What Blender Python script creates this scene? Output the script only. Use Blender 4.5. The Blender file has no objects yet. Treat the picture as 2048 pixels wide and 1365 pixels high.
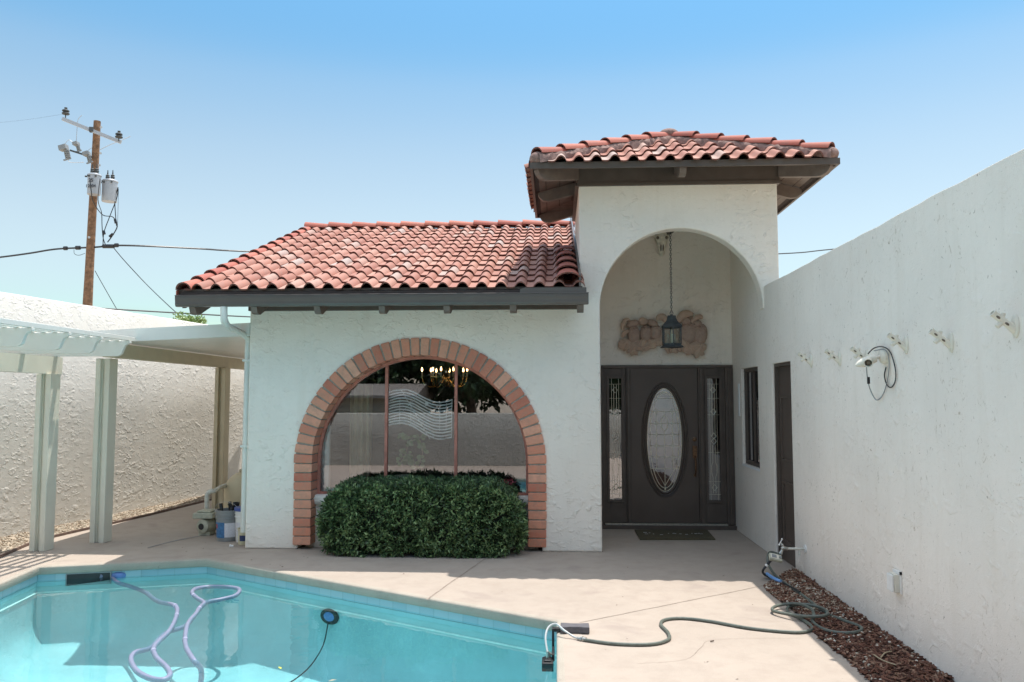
import bpy, bmesh, math, random
from mathutils import Vector, Matrix, noise as mnoise
R = math.radians
PI = math.pi
random.seed(7)
C = bpy.context.scene
COL = C.collection

# ------------------------------------------------------------------ camera, light, exposure
CAM_H, YAW, PITCH, FPX = 1.72, R(3.09), R(4.12), 1590.0
cd = bpy.data.cameras.new('camera'); cam = bpy.data.objects.new('camera', cd); COL.objects.link(cam)
cam.location = (0, 0, CAM_H); cam.rotation_euler = (R(90) + PITCH, 0, YAW)
cd.sensor_width = 36; cd.lens = FPX / 2048 * 36; cd.clip_start = 0.05; cd.clip_end = 4000
C.camera = cam
SUN = Vector((.18, .175, 1)).normalized()
w = bpy.data.worlds.new("World"); C.world = w; w.use_nodes = True
nt = w.node_tree; bg = nt.nodes['Background']
sky = nt.nodes.new('ShaderNodeTexSky'); sky.sky_type = 'NISHITA'; sky.sun_disc = False
sky.sun_elevation = math.asin(SUN.z); sky.sun_rotation = math.atan2(SUN.x, SUN.y)
sky.altitude = 0; sky.air_density = 1.5; sky.dust_density = .3; sky.ozone_density = 5
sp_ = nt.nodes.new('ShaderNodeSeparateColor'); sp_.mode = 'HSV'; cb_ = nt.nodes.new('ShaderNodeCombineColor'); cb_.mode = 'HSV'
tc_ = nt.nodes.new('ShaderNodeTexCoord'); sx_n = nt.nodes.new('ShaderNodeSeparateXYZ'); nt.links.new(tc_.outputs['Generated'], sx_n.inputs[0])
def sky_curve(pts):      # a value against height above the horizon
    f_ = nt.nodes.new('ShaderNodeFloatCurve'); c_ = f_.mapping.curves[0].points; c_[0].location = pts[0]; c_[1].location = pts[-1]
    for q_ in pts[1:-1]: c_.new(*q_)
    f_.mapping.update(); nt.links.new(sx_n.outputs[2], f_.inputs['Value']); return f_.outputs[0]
sat_ = sky_curve(((0, .26), (.14, .30), (.26, .42), (.36, .60), (.45, .76), (.54, .72), (.75, .26), (1, .14)))   # pale horizon, blue band, upper sky desaturated to keep its fill neutral
fill_ = sky_curve(((0, .42), (.46, .42), (.62, .70), (.8, .95), (1, 1)))  # upper sky brightened with height, fill light added for the shaded walls and deck
nt.links.new(sky.outputs[0], sp_.inputs[0]); vm_ = nt.nodes.new('ShaderNodeMath'); vm_.operation = 'MULTIPLY'; nt.links.new(sp_.outputs[2], vm_.inputs[0]); nt.links.new(fill_, vm_.inputs[1])
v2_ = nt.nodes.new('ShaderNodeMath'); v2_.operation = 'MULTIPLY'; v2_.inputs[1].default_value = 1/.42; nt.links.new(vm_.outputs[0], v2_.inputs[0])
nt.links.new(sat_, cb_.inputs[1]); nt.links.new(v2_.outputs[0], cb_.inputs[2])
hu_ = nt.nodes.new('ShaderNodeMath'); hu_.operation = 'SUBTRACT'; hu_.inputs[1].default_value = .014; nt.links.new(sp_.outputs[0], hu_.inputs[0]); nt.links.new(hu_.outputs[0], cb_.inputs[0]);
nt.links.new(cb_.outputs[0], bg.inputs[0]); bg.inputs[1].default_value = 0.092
sl = bpy.data.lights.new('sun', 'SUN'); sl.energy = 3.0; sl.angle = R(.5); sl.color = (1, .95, .88)
so = bpy.data.objects.new('sun', sl); COL.objects.link(so)
so.rotation_euler = SUN.to_track_quat('Z', 'Y').to_euler()
C.view_settings.view_transform = 'Standard'; C.view_settings.look = 'None'
C.view_settings.exposure = 0.88; C.view_settings.gamma = 1
C.render.engine = 'CYCLES'
C.cycles.transparent_max_bounces = 16; C.cycles.max_bounces = 10; C.cycles.diffuse_bounces = 5

# ------------------------------------------------------------------ pixel -> world at a known depth
_F = Vector((-math.sin(YAW)*math.cos(PITCH), math.cos(YAW)*math.cos(PITCH), math.sin(PITCH)))
_R = Vector((math.cos(YAW), math.sin(YAW), 0)); _U = _R.cross(_F); _C = Vector((0, 0, CAM_H))
def ray(x, y): return _F + _R*((x-1024)/FPX) - _U*((y-682.5)/FPX)
def G(x, y, z=0.0): d = ray(x, y); return _C + d*((z-CAM_H)/d.z)
def PY(x, y, Y): d = ray(x, y); return _C + d*(Y/d.y)
def PX(x, y, X): d = ray(x, y); return _C + d*(X/d.x)

# ------------------------------------------------------------------ materials
def newmat(name):
    m = bpy.data.materials.new(name); m.use_nodes = True
    return m, m.node_tree, m.node_tree.nodes['Principled BSDF']
def N(nt, t, **kw):
    n = nt.nodes.new('ShaderNode'+t)
    for k, v in kw.items():
        if k in n.inputs: n.inputs[k].default_value = v
        else: setattr(n, k, v)
    return n
def L(nt, a, b): nt.links.new(a, b)
def coords(nt): return N(nt, 'TexCoord').outputs['Object']
def noise(nt, vec, scale, detail=4, rough=.55, dist=0):
    n = N(nt, 'TexNoise', Scale=scale, Detail=detail, Roughness=rough, Distortion=dist)
    L(nt, vec, n.inputs['Vector']); return n.outputs['Fac']
def mrange(nt, v, a, b, c=0, d=1, smooth=False):
    n = N(nt, 'MapRange'); n.interpolation_type = 'SMOOTHSTEP' if smooth else 'LINEAR'
    L(nt, v, n.inputs[0])
    for i, q in zip((1, 2, 3, 4), (a, b, c, d)): n.inputs[i].default_value = q
    return n.outputs[0]
def math_(nt, op, a, b=None):
    n = N(nt, 'Math'); n.operation = op
    for i, q in enumerate((a, b)):
        if q is None: continue
        if isinstance(q, (int, float)): n.inputs[i].default_value = q
        else: L(nt, q, n.inputs[i])
    return n.outputs[0]
def mixc(nt, f, a, b):
    n = N(nt, 'Mix'); n.data_type = 'RGBA'
    if isinstance(f, (int, float)): n.inputs[0].default_value = f
    else: L(nt, f, n.inputs[0])
    for i, q in ((6, a), (7, b)):
        if isinstance(q, tuple): n.inputs[i].default_value = (*q[:3], 1)
        else: L(nt, q, n.inputs[i])
    return n.outputs[2]
def bump(nt, bs, h, dist, strength=1.0):
    n = N(nt, 'Bump'); n.inputs['Distance'].default_value = dist; n.inputs['Strength'].default_value = strength
    L(nt, h, n.inputs['Height']); L(nt, n.outputs[0], bs.inputs['Normal'])
def simple(name, col, rough=.6, metal=0, var=.12, vs=12, bmp=0, bs_=60, spec=.5):
    m, nt, b = newmat(name)
    v = coords(nt); f = noise(nt, v, vs, 5)
    c2 = tuple(min(1, c*(1-var)) for c in col); c3 = tuple(min(1, c*(1+var)) for c in col)
    L(nt, mixc(nt, mrange(nt, f, .3, .7), c2, c3), b.inputs['Base Color'])
    b.inputs['Roughness'].default_value = rough; b.inputs['Metallic'].default_value = metal
    b.inputs['Specular IOR Level'].default_value = spec
    if bmp: bump(nt, b, noise(nt, v, bs_, 4), bmp)
    return m
def stucco(name, col, plate=.012, sparse=.55, scale=2.6, stain=0, fine=.0015, stretch=(1, 1, 1.35), tint=None):
    m, nt, b = newmat(name); v0 = coords(nt)
    mp = N(nt, 'Mapping'); mp.inputs['Scale'].default_value = stretch; L(nt, v0, mp.inputs[0]); v = mp.outputs[0]
    # trowel plates: thresholded, warped noise whose edges are the ridges; a second noise fades them so the edges stay short
    hs = None
    for i, (s, off) in enumerate(((scale, 0), (scale*1.9, 11), (scale*3.3, 23))):
        mq = N(nt, 'Mapping'); mq.inputs['Location'].default_value = (off, off*.7, -off); L(nt, v, mq.inputs[0])
        a = noise(nt, mq.outputs[0], s, 3, .5, .9)
        k = noise(nt, mq.outputs[0], s*1.3+.7, 2, .5, .3)
        st = mrange(nt, a, .50, .525, 0, 1, True)
        msk = mrange(nt, k, sparse-.06, sparse+.14, 0, 1, True)
        h = math_(nt, 'MULTIPLY', math_(nt, 'MULTIPLY', st, msk), (.55, .8, .6)[i])
        hs = h if hs is None else math_(nt, 'ADD', hs, h)
    hs = math_(nt, 'MULTIPLY', hs, mrange(nt, noise(nt, v0, 1.1, 3, .6, .5), .38, .6, .25, 1))
    f = noise(nt, v, 90, 3); g = noise(nt, v, 5, 3)
    hh = math_(nt, 'ADD', math_(nt, 'MULTIPLY', hs, plate), math_(nt, 'ADD', math_(nt, 'MULTIPLY', f, fine), math_(nt, 'MULTIPLY', g, plate*.5)))
    n = N(nt, 'Bump'); n.inputs['Distance'].default_value = 1; L(nt, hh, n.inputs['Height']); L(nt, n.outputs[0], b.inputs['Normal'])
    big = noise(nt, v0, .9, 4)
    c = mixc(nt, mrange(nt, big, .3, .7), tuple(q*.89 for q in col), col)
    md = N(nt, 'Mapping'); md.inputs['Scale'].default_value = (5, 5, .45); L(nt, v0, md.inputs[0])
    c = mixc(nt, mrange(nt, noise(nt, md.outputs[0], 1.6, 4, .6, .3), .5, .72, 0, .28), c, tuple(q*k_ for q, k_ in zip(col, (.82, .79, .74))))
    c = mixc(nt, mrange(nt, noise(nt, v0, 30, 4), .35, .75, 0, .16), c, tuple(q*.8 for q in col))
    if stain:
        mq = N(nt, 'Mapping'); mq.inputs['Scale'].default_value = (1, 1.35, .9); mq.inputs['Rotation'].default_value = (.5, 0, 0); L(nt, v0, mq.inputs[0])
        s1 = mrange(nt, noise(nt, mq.outputs[0], 15, 5, .7, 1.8), .605, .68, 0, 1)
        s2 = mrange(nt, noise(nt, v0, 1.7, 3), .42, .62, 0, 1)
        sm = math_(nt, 'MULTIPLY', math_(nt, 'MULTIPLY', s1, s2), stain)
        c = mixc(nt, sm, c, (.42, .34, .25))
        s3 = mrange(nt, noise(nt, mq.outputs[0], 30, 3, .5, .8), .70, .74, 0, .75*stain)
        c = mixc(nt, s3, c, (.27, .22, .17))
    L(nt, c, b.inputs['Base Color']); b.inputs['Roughness'].default_value = .85
    b.inputs['Specular IOR Level'].default_value = .25
    return m
def attrmat(name, ramp, attr='var', rough=.8, spec=.3, bmp=.001, bscale=60, dirt=None, dirt_f=.5, gloss_noise=False):
    """colour from a per-piece attribute through a ramp, plus noise"""
    m, nt, b = newmat(name); v = coords(nt)
    a = N(nt, 'Attribute'); a.attribute_name = attr
    cr = N(nt, 'ValToRGB'); el = cr.color_ramp.elements
    el[0].position, el[0].color = ramp[0][0], (*ramp[0][1], 1)
    el[1].position, el[1].color = ramp[-1][0], (*ramp[-1][1], 1)
    for p, c in ramp[1:-1]:
        e = el.new(p); e.color = (*c, 1)
    L(nt, a.outputs['Fac'], cr.inputs[0]); c = cr.outputs[0]
    if dirt: c = mixc(nt, mrange(nt, noise(nt, v, 14, 6, .65), .42, .75, 0, dirt_f), c, dirt)
    L(nt, c, b.inputs['Base Color']); b.inputs['Roughness'].default_value = rough
    b.inputs['Specular IOR Level'].default_value = spec
    if bmp: bump(nt, b, noise(nt, v, bscale, 4), bmp)
    return m

M = {}
WHITE = (.875, .805, .71)
M['stucco'] = stucco('house stucco', WHITE, .0085, .55, 3.0)
M['stucco_side'] = stucco('side wall stucco', (.875, .80, .715), .005, .56, 2.0, stain=1.0)
M['stucco_rough'] = stucco('boundary stucco', (.68, .645, .585), .0075, .54, 2.9, stain=.3, fine=.002, stretch=(1, 1, 1.6))
M['stucco_back'] = stucco('back wall stucco', (.43, .415, .37), .012, .5, 3.2)
M['brown'] = simple('dark brown paint', (.094, .072, .058), .5, var=.15, vs=6, bmp=.0006, bs_=140)
M['gutter'] = simple('gutter paint', (.10, .084, .074), .38, var=.08, vs=4)
M['beam_brown'] = simple('brown beam paint', (.15, .115, .095), .55, var=.2, vs=9, bmp=.001, bs_=50)
M['door'] = simple('door paint', (.092, .068, .055), .42, var=.12, vs=3)
M['terracotta'] = attrmat('roof tile', [(0, (.34, .145, .105)), (.45, (.405, .19, .138)), (.75, (.45, .235, .175)), (.88, (.42, .28, .23)), (1, (.40, .32, .285))], dirt=(.28, .19, .16), dirt_f=.55, rough=.75)
M['tile_edge'] = simple('tile edge', (.17, .065, .048), .8, var=.3, vs=30)
M['cap'] = attrmat('ridge cap tile', [(0, (.34, .085, .058)), (1, (.46, .15, .10))], dirt=(.24, .12, .1), dirt_f=.5, rough=.7)
M['mortar_cap'] = simple('roof mortar', (.26, .165, .14), .95, var=.3, vs=20, bmp=.012, bs_=22)
M['underlay'] = simple('roof underlay', (.06, .045, .04), .95)
M['brick'] = attrmat('arch brick', [(0, (.50, .17, .11)), (.5, (.63, .26, .165)), (1, (.72, .38, .26))], dirt=(.42, .25, .18), dirt_f=.75, bmp=.005, bscale=38)
M['mortar'] = simple('brick mortar', (.30, .28, .23), .95, var=.25, vs=25, bmp=.004, bs_=60)
M['redwood'] = simple('window frame paint', (.46, .18, .13), .6, var=.25, vs=15)
M['white'] = simple('white paint', (.78, .78, .77), .5, var=.04, vs=5)
M['alu'] = simple('cream aluminium', (.68, .66, .56), .45, var=.05, vs=3)
M['alu_w'] = simple('white aluminium', (.76, .75, .69), .4, var=.04, vs=3)
M['tan'] = simple('tan paint', (.55, .48, .34), .5, var=.08, vs=4)
M['downspout'] = simple('downspout paint', (.70, .70, .64), .4, var=.06, vs=5)
M['plastic_g'] = simple('grey plastic', (.26, .27, .27), .5, var=.1)
M['plastic_w'] = simple('white plastic', (.78, .77, .74), .4, var=.05)
M['ivory'] = simple('ivory plastic', (.70, .66, .56), .45, var=.06)
M['bucket_blue'] = simple('blue plastic', (.05, .09, .30), .45)
M['bucket_cream'] = simple('cream plastic', (.62, .58, .40), .5)
M['label_blue'] = simple('blue label', (.05, .17, .36), .5, var=.3, vs=30)
M['label_white'] = simple('white label', (.66, .66, .70), .5, var=.1, vs=60)
M['label_red'] = simple('red label', (.42, .05, .05), .5)
M['label_navy'] = simple('navy label', (.03, .05, .14), .5)
M['pump'] = simple('pump enamel', (.42, .42, .33), .5, var=.2, vs=20)
M['tank'] = simple('filter tank', (.60, .52, .36), .55, var=.08, vs=4)
M['pvc'] = simple('pvc pipe', (.60, .59, .52), .5, var=.15, vs=15)
M['black'] = simple('black plastic', (.02, .02, .022), .45)
M['iron'] = simple('lantern iron', (.055, .06, .06), .6, var=.25, vs=40)
M['rubber'] = simple('hose rubber', (.11, .125, .105), .5, var=.2, vs=25)
M['rubber_blk'] = simple('black hose', (.02, .023, .025), .45)
M['hose_blue'] = simple('blue hose sleeve', (.18, .36, .68), .5)
M['hose_grey'] = simple('grey fill tube', (.42, .44, .44), .4)
M['lav'] = simple('lavender hose', (.19, .21, .30), .5, var=.08)
M['lav_ring'] = simple('hose cuff', (.36, .37, .5), .5)
M['blue_float'] = simple('blue float', (.12, .21, .45), .4)
M['steel'] = simple('galvanised steel', (.52, .54, .56), .5, .3, var=.12, vs=20)
M['trans'] = simple('transformer paint', (.42, .44, .47), .4, var=.07)
M['brass'] = simple('brass', (.72, .47, .18), .22, 1.0, var=.05)
M['bronze'] = simple('worn bronze', (.16, .09, .05), .4, .7, var=.4, vs=60)
M['chrome'] = simple('old metal', (.45, .44, .40), .35, .8, var=.2, vs=60)
M['bone'] = simple('bone', (.66, .61, .50), .7, var=.25, vs=25, bmp=.003, bs_=50)
M['bone_dark'] = simple('bone hollows', (.16, .13, .1), .9)
M['clay'] = attrmat('relief clay', [(0, (.36, .25, .205)), (.5, (.46, .33, .265)), (1, (.58, .41, .30))], dirt=(.56, .42, .3), dirt_f=.5, bmp=.014, bscale=34)
M['mat'] = simple('coir mat', (.085, .072, .04), .95, var=.3, vs=60, bmp=.003, bs_=300)
M['mat_edge'] = simple('mat border', (.05, .045, .03), .95, var=.2)
M['glass_lead'] = simple('lead came', (.78, .74, .60), .35, .6, var=.1)
M['curtain'] = simple('curtain cloth', (.55, .46, .30), .8, var=.15, vs=8)
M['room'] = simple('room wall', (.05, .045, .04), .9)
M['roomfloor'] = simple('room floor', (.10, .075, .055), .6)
M['wood_pole'] = simple('pole wood', (.23, .125, .068), .85, var=.45, vs=7, bmp=.01, bs_=30)
M['weight'] = simple('weight plastic', (.10, .095, .105), .7, var=.12, vs=30)
M['siding'] = simple('shed siding', (.45, .40, .31), .8, var=.08)
M['shingle'] = simple('shed roof', (.22, .20, .18), .9, var=.3, vs=20)
M['bark'] = simple('tree bark', (.12, .09, .065), .9, var=.3, bmp=.01, bs_=15)
M['edging'] = simple('edging board', (.15, .10, .08), .85, var=.3, vs=20)
M['joint'] = simple('joint', (.28, .225, .185), .95, var=.3, vs=30)
M['soil'] = simple('mulch soil', (.085, .048, .032), .95, var=.5, vs=25, bmp=.02, bs_=30)
M['chips'] = attrmat('bark chips', [(0, (.055, .024, .017)), (.5, (.17, .074, .048)), (.8, (.25, .15, .10)), (1, (.40, .32, .24))], bmp=0, rough=.9)
M['pebbles'] = attrmat('pebbles', [(0, (.22, .16, .11)), (.5, (.42, .36, .28)), (1, (.62, .58, .50))], bmp=0, rough=.8)
M['dry'] = simple('dry stem', (.42, .34, .22), .8)
M['mark'] = simple('stencil paint', (.06, .06, .07), .6)
M['flame'] = None
# foliage
def foliage(name, lo, mid, hi, rough=.4, trans=.12):
    m = attrmat(name, [(0, lo), (.55, mid), (1, hi)], bmp=0, rough=rough, spec=.45)
    return m
M['hedge'] = foliage('hedge leaves', (.03, .054, .023), (.085, .15, .057), (.26, .36, .15))
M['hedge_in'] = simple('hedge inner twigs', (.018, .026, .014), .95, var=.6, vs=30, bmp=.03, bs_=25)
M['tree'] = foliage('tree leaves', (.012, .028, .010), (.03, .06, .02), (.06, .10, .03))
M['palo'] = foliage('pale tree leaves', (.14, .22, .05), (.28, .38, .12), (.42, .50, .2))
M['houseplant'] = foliage('houseplant leaves', (.12, .22, .08), (.22, .36, .14), (.32, .45, .2))
# deck
def deckmat(name, col, bfine=.0012):
    m, nt, b = newmat(name); v = coords(nt)
    big = noise(nt, v, .8, 4); mid = noise(nt, v, 5, 6, .65); fine = noise(nt, v, 160, 3)
    c = mixc(nt, mrange(nt, big, .3, .7), tuple(q*.92 for q in col), tuple(min(1, q*1.04) for q in col))
    c = mixc(nt, mrange(nt, mid, .45, .75, 0, .42), c, (col[0]*.70, col[1]*.67, col[2]*.66))
    c = mixc(nt, mrange(nt, fine, .5, .8, 0, .4), c, tuple(q*.68 for q in col))
    mw = N(nt, 'Mapping'); mw.inputs['Scale'].default_value = (3, 16, 1); mw.inputs['Rotation'].default_value = (0, 0, .35); L(nt, v, mw.inputs[0])
    c = mixc(nt, mrange(nt, noise(nt, mw.outputs[0], 4, 5, .7, .4), .55, .75, 0, .3), c, tuple(q*.78 for q in col))
    c = mixc(nt, mrange(nt, noise(nt, v, 1.1, 5, .6, 1.2), .58, .62, 0, .10), c, tuple(q*.7 for q in col))
    sp = mrange(nt, noise(nt, v, 26, 2), .755, .78, 0, .6)
    c = mixc(nt, sp, c, (.12, .09, .07))
    st = mrange(nt, noise(nt, v, 1.9, 3, .5, .6), .60, .70, 0, .32)
    c = mixc(nt, st, c, (.25, .2, .18))
    L(nt, c, b.inputs['Base Color']); b.inputs['Roughness'].default_value = .88; b.inputs['Specular IOR Level'].default_value = .25
    h = math_(nt, 'ADD', math_(nt, 'MULTIPLY', fine, bfine), math_(nt, 'MULTIPLY', mid, .006))
    bump(nt, b, h, 1)
    return m
M['deck'] = deckmat('cool deck', (.405, .342, .288))
M['coping'] = deckmat('coping concrete', (.42, .375, .315), .006)
M['dirt'] = deckmat('yard dirt', (.42, .35, .27))
# pool tile band and plaster
def poolmat(name, col, tile=False):
    m, nt, b = newmat(name); v = coords(nt)
    big = noise(nt, v, 1.6, 5, .6)
    c = mixc(nt, mrange(nt, big, .35, .7), tuple(q*.80 for q in col), col)
    c = mixc(nt, mrange(nt, noise(nt, v, 12, 5), .5, .8, 0, .3), c, tuple(q*.78 for q in col))
    L(nt, c, b.inputs['Base Color']); b.inputs['Roughness'].default_value = .6
    bump(nt, b, noise(nt, v, 3, 4), .02)
    return m
M['plaster'] = poolmat('pool plaster', (.39, .61, .63))
M['tileband'] = attrmat('waterline tile', [(0, (.25, .42, .48)), (1, (.32, .48, .53))], bmp=0, rough=.3, spec=.5)
M['grout'] = simple('tile grout', (.22, .36, .37), .9)
M['trim'] = simple('tile edge trim', (.75, .85, .80), .7)
def water():
    m = bpy.data.materials.new('pool water'); m.use_nodes = True; nt = m.node_tree; nt.nodes.clear()
    o = N(nt, 'OutputMaterial'); v = coords(nt)
    fr = N(nt, 'Fresnel', IOR=1.33); gl = N(nt, 'BsdfGlossy'); gl.inputs['Roughness'].default_value = 0.0
    gl.inputs['Color'].default_value = (1, 1, 1, 1)
    tr = N(nt, 'BsdfTransparent'); tr.inputs['Color'].default_value = (.685, .895, .925, 1)
    mx = N(nt, 'MixShader'); L(nt, fr.outputs[0], mx.inputs[0]); L(nt, tr.outputs[0], mx.inputs[1]); L(nt, gl.outputs[0], mx.inputs[2])
    bp = N(nt, 'Bump'); bp.inputs['Distance'].default_value = .0035
    L(nt, noise(nt, v, 3.2, 2, .4, .5), bp.inputs['Height'])
    L(nt, bp.outputs[0], gl.inputs['Normal']); L(nt, bp.outputs[0], fr.inputs['Normal'])
    L(nt, mx.outputs[0], o.inputs[0]); return m
M['water'] = water()
def glass(name, tint, refl, rough=0.0, wob=0):
    m = bpy.data.materials.new(name); m.use_nodes = True; nt = m.node_tree; nt.nodes.clear()
    o = N(nt, 'OutputMaterial'); v = coords(nt)
    gl = N(nt, 'BsdfGlossy'); gl.inputs['Roughness'].default_value = rough; gl.inputs['Color'].default_value = (.96, .96, 1, 1)
    tr = N(nt, 'BsdfTransparent'); tr.inputs['Color'].default_value = (*tint, 1)
    mx = N(nt, 'MixShader'); L(nt, tr.outputs[0], mx.inputs[1]); L(nt, gl.outputs[0], mx.inputs[2])
    fr = N(nt, 'Fresnel', IOR=1.5)
    L(nt, math_(nt, 'ADD', fr.outputs[0], refl), mx.inputs[0])
    if wob:
        bp = N(nt, 'Bump'); bp.inputs['Distance'].default_value = wob
        L(nt, noise(nt, v, 9, 2), bp.inputs['Height']); L(nt, bp.outputs[0], gl.inputs['Normal'])
    L(nt, mx.outputs[0], o.inputs[0]); return m
M['window_glass'] = glass('window glass', (.97, .97, .96), .09)
M['door_glass'] = glass('leaded glass', (.45, .47, .45), .26, .03, .0008)
M['dark_glass'] = glass('dark glass', (.10, .10, .10), .06)
M['lamp_glass'] = glass('lantern glass', (.8, .82, .78), .03)
def emit(name, col, s):
    m, nt, b = newmat(name); b.inputs['Base Color'].default_value = (*col, 1)
    b.inputs['Emission Color'].default_value = (*col, 1); b.inputs['Emission Strength'].default_value = s; return m
M['bulb'] = emit('candle bulb', (1, .62, .28), 5)
M['tube_glass'] = simple('neon tube', (.92, .92, .91), .25, var=.05)

# ------------------------------------------------------------------ mesh builder
class MB:
    def __init__(s): s.v = []; s.f = []; s.m = []; s.a = []; s.cm = 0; s.ca = .5
    def add(s, vs, fs, m=None, a=None):
        o = len(s.v); s.v += [tuple(p) for p in vs]
        for f in fs: s.f.append(tuple(i+o for i in f)); s.m.append(s.cm if m is None else m); s.a.append(s.ca if a is None else a)
    def box(s, x0, x1, y0, y1, z0, z1, m=None, a=None):
        vs = [(x, y, z) for z in (z0, z1) for y in (y0, y1) for x in (x0, x1)]
        s.add(vs, [(0, 2, 3, 1), (4, 5, 7, 6), (0, 1, 5, 4), (2, 6, 7, 3), (0, 4, 6, 2), (1, 3, 7, 5)], m, a)
    def obox(s, c, ax, h, m=None, a=None):
        """oriented box: centre, three unit axes, half sizes"""
        c = Vector(c); vs = [c + ax[0]*(h[0]*i) + ax[1]*(h[1]*j) + ax[2]*(h[2]*k) for k in (-1, 1) for j in (-1, 1) for i in (-1, 1)]
        s.add(vs, [(0, 2, 3, 1), (4, 5, 7, 6), (0, 1, 5, 4), (2, 6, 7, 3), (0, 4, 6, 2), (1, 3, 7, 5)], m, a)
    def bar(s, p, q, wd, ht, up=Vector((0, 0, 1)), m=None):
        p, q = Vector(p), Vector(q); d = (q-p); l = d.length; d.normalize()
        if abs(d.dot(up)) > .98: up = Vector((0, 1, 0))
        x = d.cross(up).normalized(); z = x.cross(d)
        s.obox((p+q)/2, (x, d, z), (wd/2, l/2, ht/2), m)
    def prism(s, poly, fn, a, b, m=None):
        """polygon in (u,v), fn(u,v,t)->xyz, extruded from t=a to t=b"""
        n = len(poly)
        vs = [fn(u, v, a) for u, v in poly] + [fn(u, v, b) for u, v in poly]
        s.add(vs, [tuple(range(n))[::-1], tuple(range(n, 2*n))] + [(i, (i+1) % n, n+(i+1) % n, n+i) for i in range(n)], m)
    def tube(s, pts, r, n=8, m=None, a=None, caps=True, closed=False):
        pts = [Vector(p) for p in pts]; k = len(pts); rs = r if isinstance(r, (list, tuple)) else [r]*k
        up = None; vs = []
        for i, p in enumerate(pts):
            if closed: d = pts[(i+1) % k]-pts[i-1]
            else: d = pts[min(i+1, k-1)]-pts[max(i-1, 0)]
            if d.length < 1e-9: d = Vector((0, 0, 1))
            d.normalize()
            if up is None:
                up = Vector((0, 0, 1)) if abs(d.z) < .9 else Vector((1, 0, 0))
            x = d.cross(up)
            if x.length < 1e-5: x = d.cross(Vector((0, 1, 0)))
            x.normalize(); up = x.cross(d).normalized()
            for j in range(n):
                t = 2*PI*j/n; vs.append(p + x*(math.cos(t)*rs[i]) + up*(math.sin(t)*rs[i]))
        fs = [(i*n+j, i*n+(j+1) % n, (i+1)*n+(j+1) % n, (i+1)*n+j) for i in range(k-1) for j in range(n)]
        if closed: fs += [((k-1)*n+j, (k-1)*n+(j+1) % n, (j+1) % n, j) for j in range(n)]
        elif caps: fs += [tuple(range(n))[::-1], tuple((k-1)*n+j for j in range(n))]
        s.add(vs, fs, m, a)
    def lathe(s, prof, c, ax=Vector((0, 0, 1)), n=24, m=None, a=None):
        """profile (r,h) revolved about ax through c"""
        c = Vector(c); ax = Vector(ax).normalized(); t0 = Vector((1, 0, 0)) if abs(ax.x) < .9 else Vector((0, 1, 0))
        x = ax.cross(t0).normalized(); y = ax.cross(x)
        vs = [c + ax*h + x*(r*math.cos(2*PI*j/n)) + y*(r*math.sin(2*PI*j/n)) for r, h in prof for j in range(n)]
        k = len(prof)
        fs = [(i*n+j, i*n+(j+1) % n, (i+1)*n+(j+1) % n, (i+1)*n+j) for i in range(k-1) for j in range(n)]
        if prof[0][0] > 1e-5: fs.append(tuple(range(n))[::-1])
        if prof[-1][0] > 1e-5: fs.append(tuple((k-1)*n+j for j in range(n)))
        s.add(vs, fs, m, a)
    def ball(s, c, r, nu=12, nv=8, m=None, a=None, rot=None):
        c = Vector(c); r = (r, r, r) if isinstance(r, (int, float)) else r
        vs = []
        for i in range(nv+1):
            t = PI*i/nv
            for j in range(nu):
                p = 2*PI*j/nu; q = Vector((r[0]*math.sin(t)*math.cos(p), r[1]*math.sin(t)*math.sin(p), r[2]*math.cos(t)))
                if rot: q = rot @ q
                vs.append(c+q)
        s.add(vs, [(i*nu+j, (i+1)*nu+j, (i+1)*nu+(j+1) % nu, i*nu+(j+1) % nu) for i in range(nv) for j in range(nu)], m, a)
    def build(s, name, mats, parent=None, smooth=False, bevel=0, origin=None, angle=40):
        o0 = Vector(origin) if origin is not None else (parent.matrix_world.translation.copy() if False else Vector((0, 0, 0)))
        me = bpy.data.meshes.new(name); me.from_pydata([tuple(Vector(p)-o0) for p in s.v], [], s.f)
        mats = mats if isinstance(mats, (list, tuple)) else [mats]
        for m in mats: me.materials.append(M[m] if isinstance(m, str) else m)
        me.polygons.foreach_set('material_index', s.m)
        at = me.attributes.new('var', 'FLOAT', 'FACE'); at.data.foreach_set('value', s.a)
        me.validate(); me.update()
        bm = bmesh.new(); bm.from_mesh(me); bmesh.ops.remove_doubles(bm, verts=bm.verts, dist=1e-6)
        if len(bm.faces) < 60000: bmesh.ops.recalc_face_normals(bm, faces=bm.faces)
        bm.to_mesh(me); bm.free()
        if smooth: me.shade_smooth(); me.set_sharp_from_angle(angle=R(angle))
        o = bpy.data.objects.new(name, me); COL.objects.link(o); o.location = o0
        if parent is not None:
            o.parent = parent; o.location = o0 - WLOC[parent.name]
        WLOC[o.name] = o0
        if bevel:
            md = o.modifiers.new('bevel', 'BEVEL'); md.width = bevel; md.segments = 2; md.limit_method = 'ANGLE'; md.angle_limit = R(50)
        return o
WLOC = {}
def thing(name, loc, label, cat, group=None):
    o = bpy.data.objects.new(name, None); COL.objects.link(o); o.location = loc; o.empty_display_size = .1
    WLOC[o.name] = Vector(loc); tag(o, label, cat, group); return o
def tag(o, label=None, cat=None, group=None, kind=None):
    if label: o['label'] = label
    if cat: o['category'] = cat
    if group: o['group'] = group
    if kind: o['kind'] = kind
    return o
def struct(o): o['kind'] = 'structure'; return o
def copy_tree(o, loc, label=None):
    def rec(s, par):
        c = s.copy(); COL.objects.link(c)
        if par is not None: c.parent = par
        for ch in list(s.children): rec(ch, c)
        return c
    c = rec(o, None); c.location = loc
    if label: c['label'] = label
    return c
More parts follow.
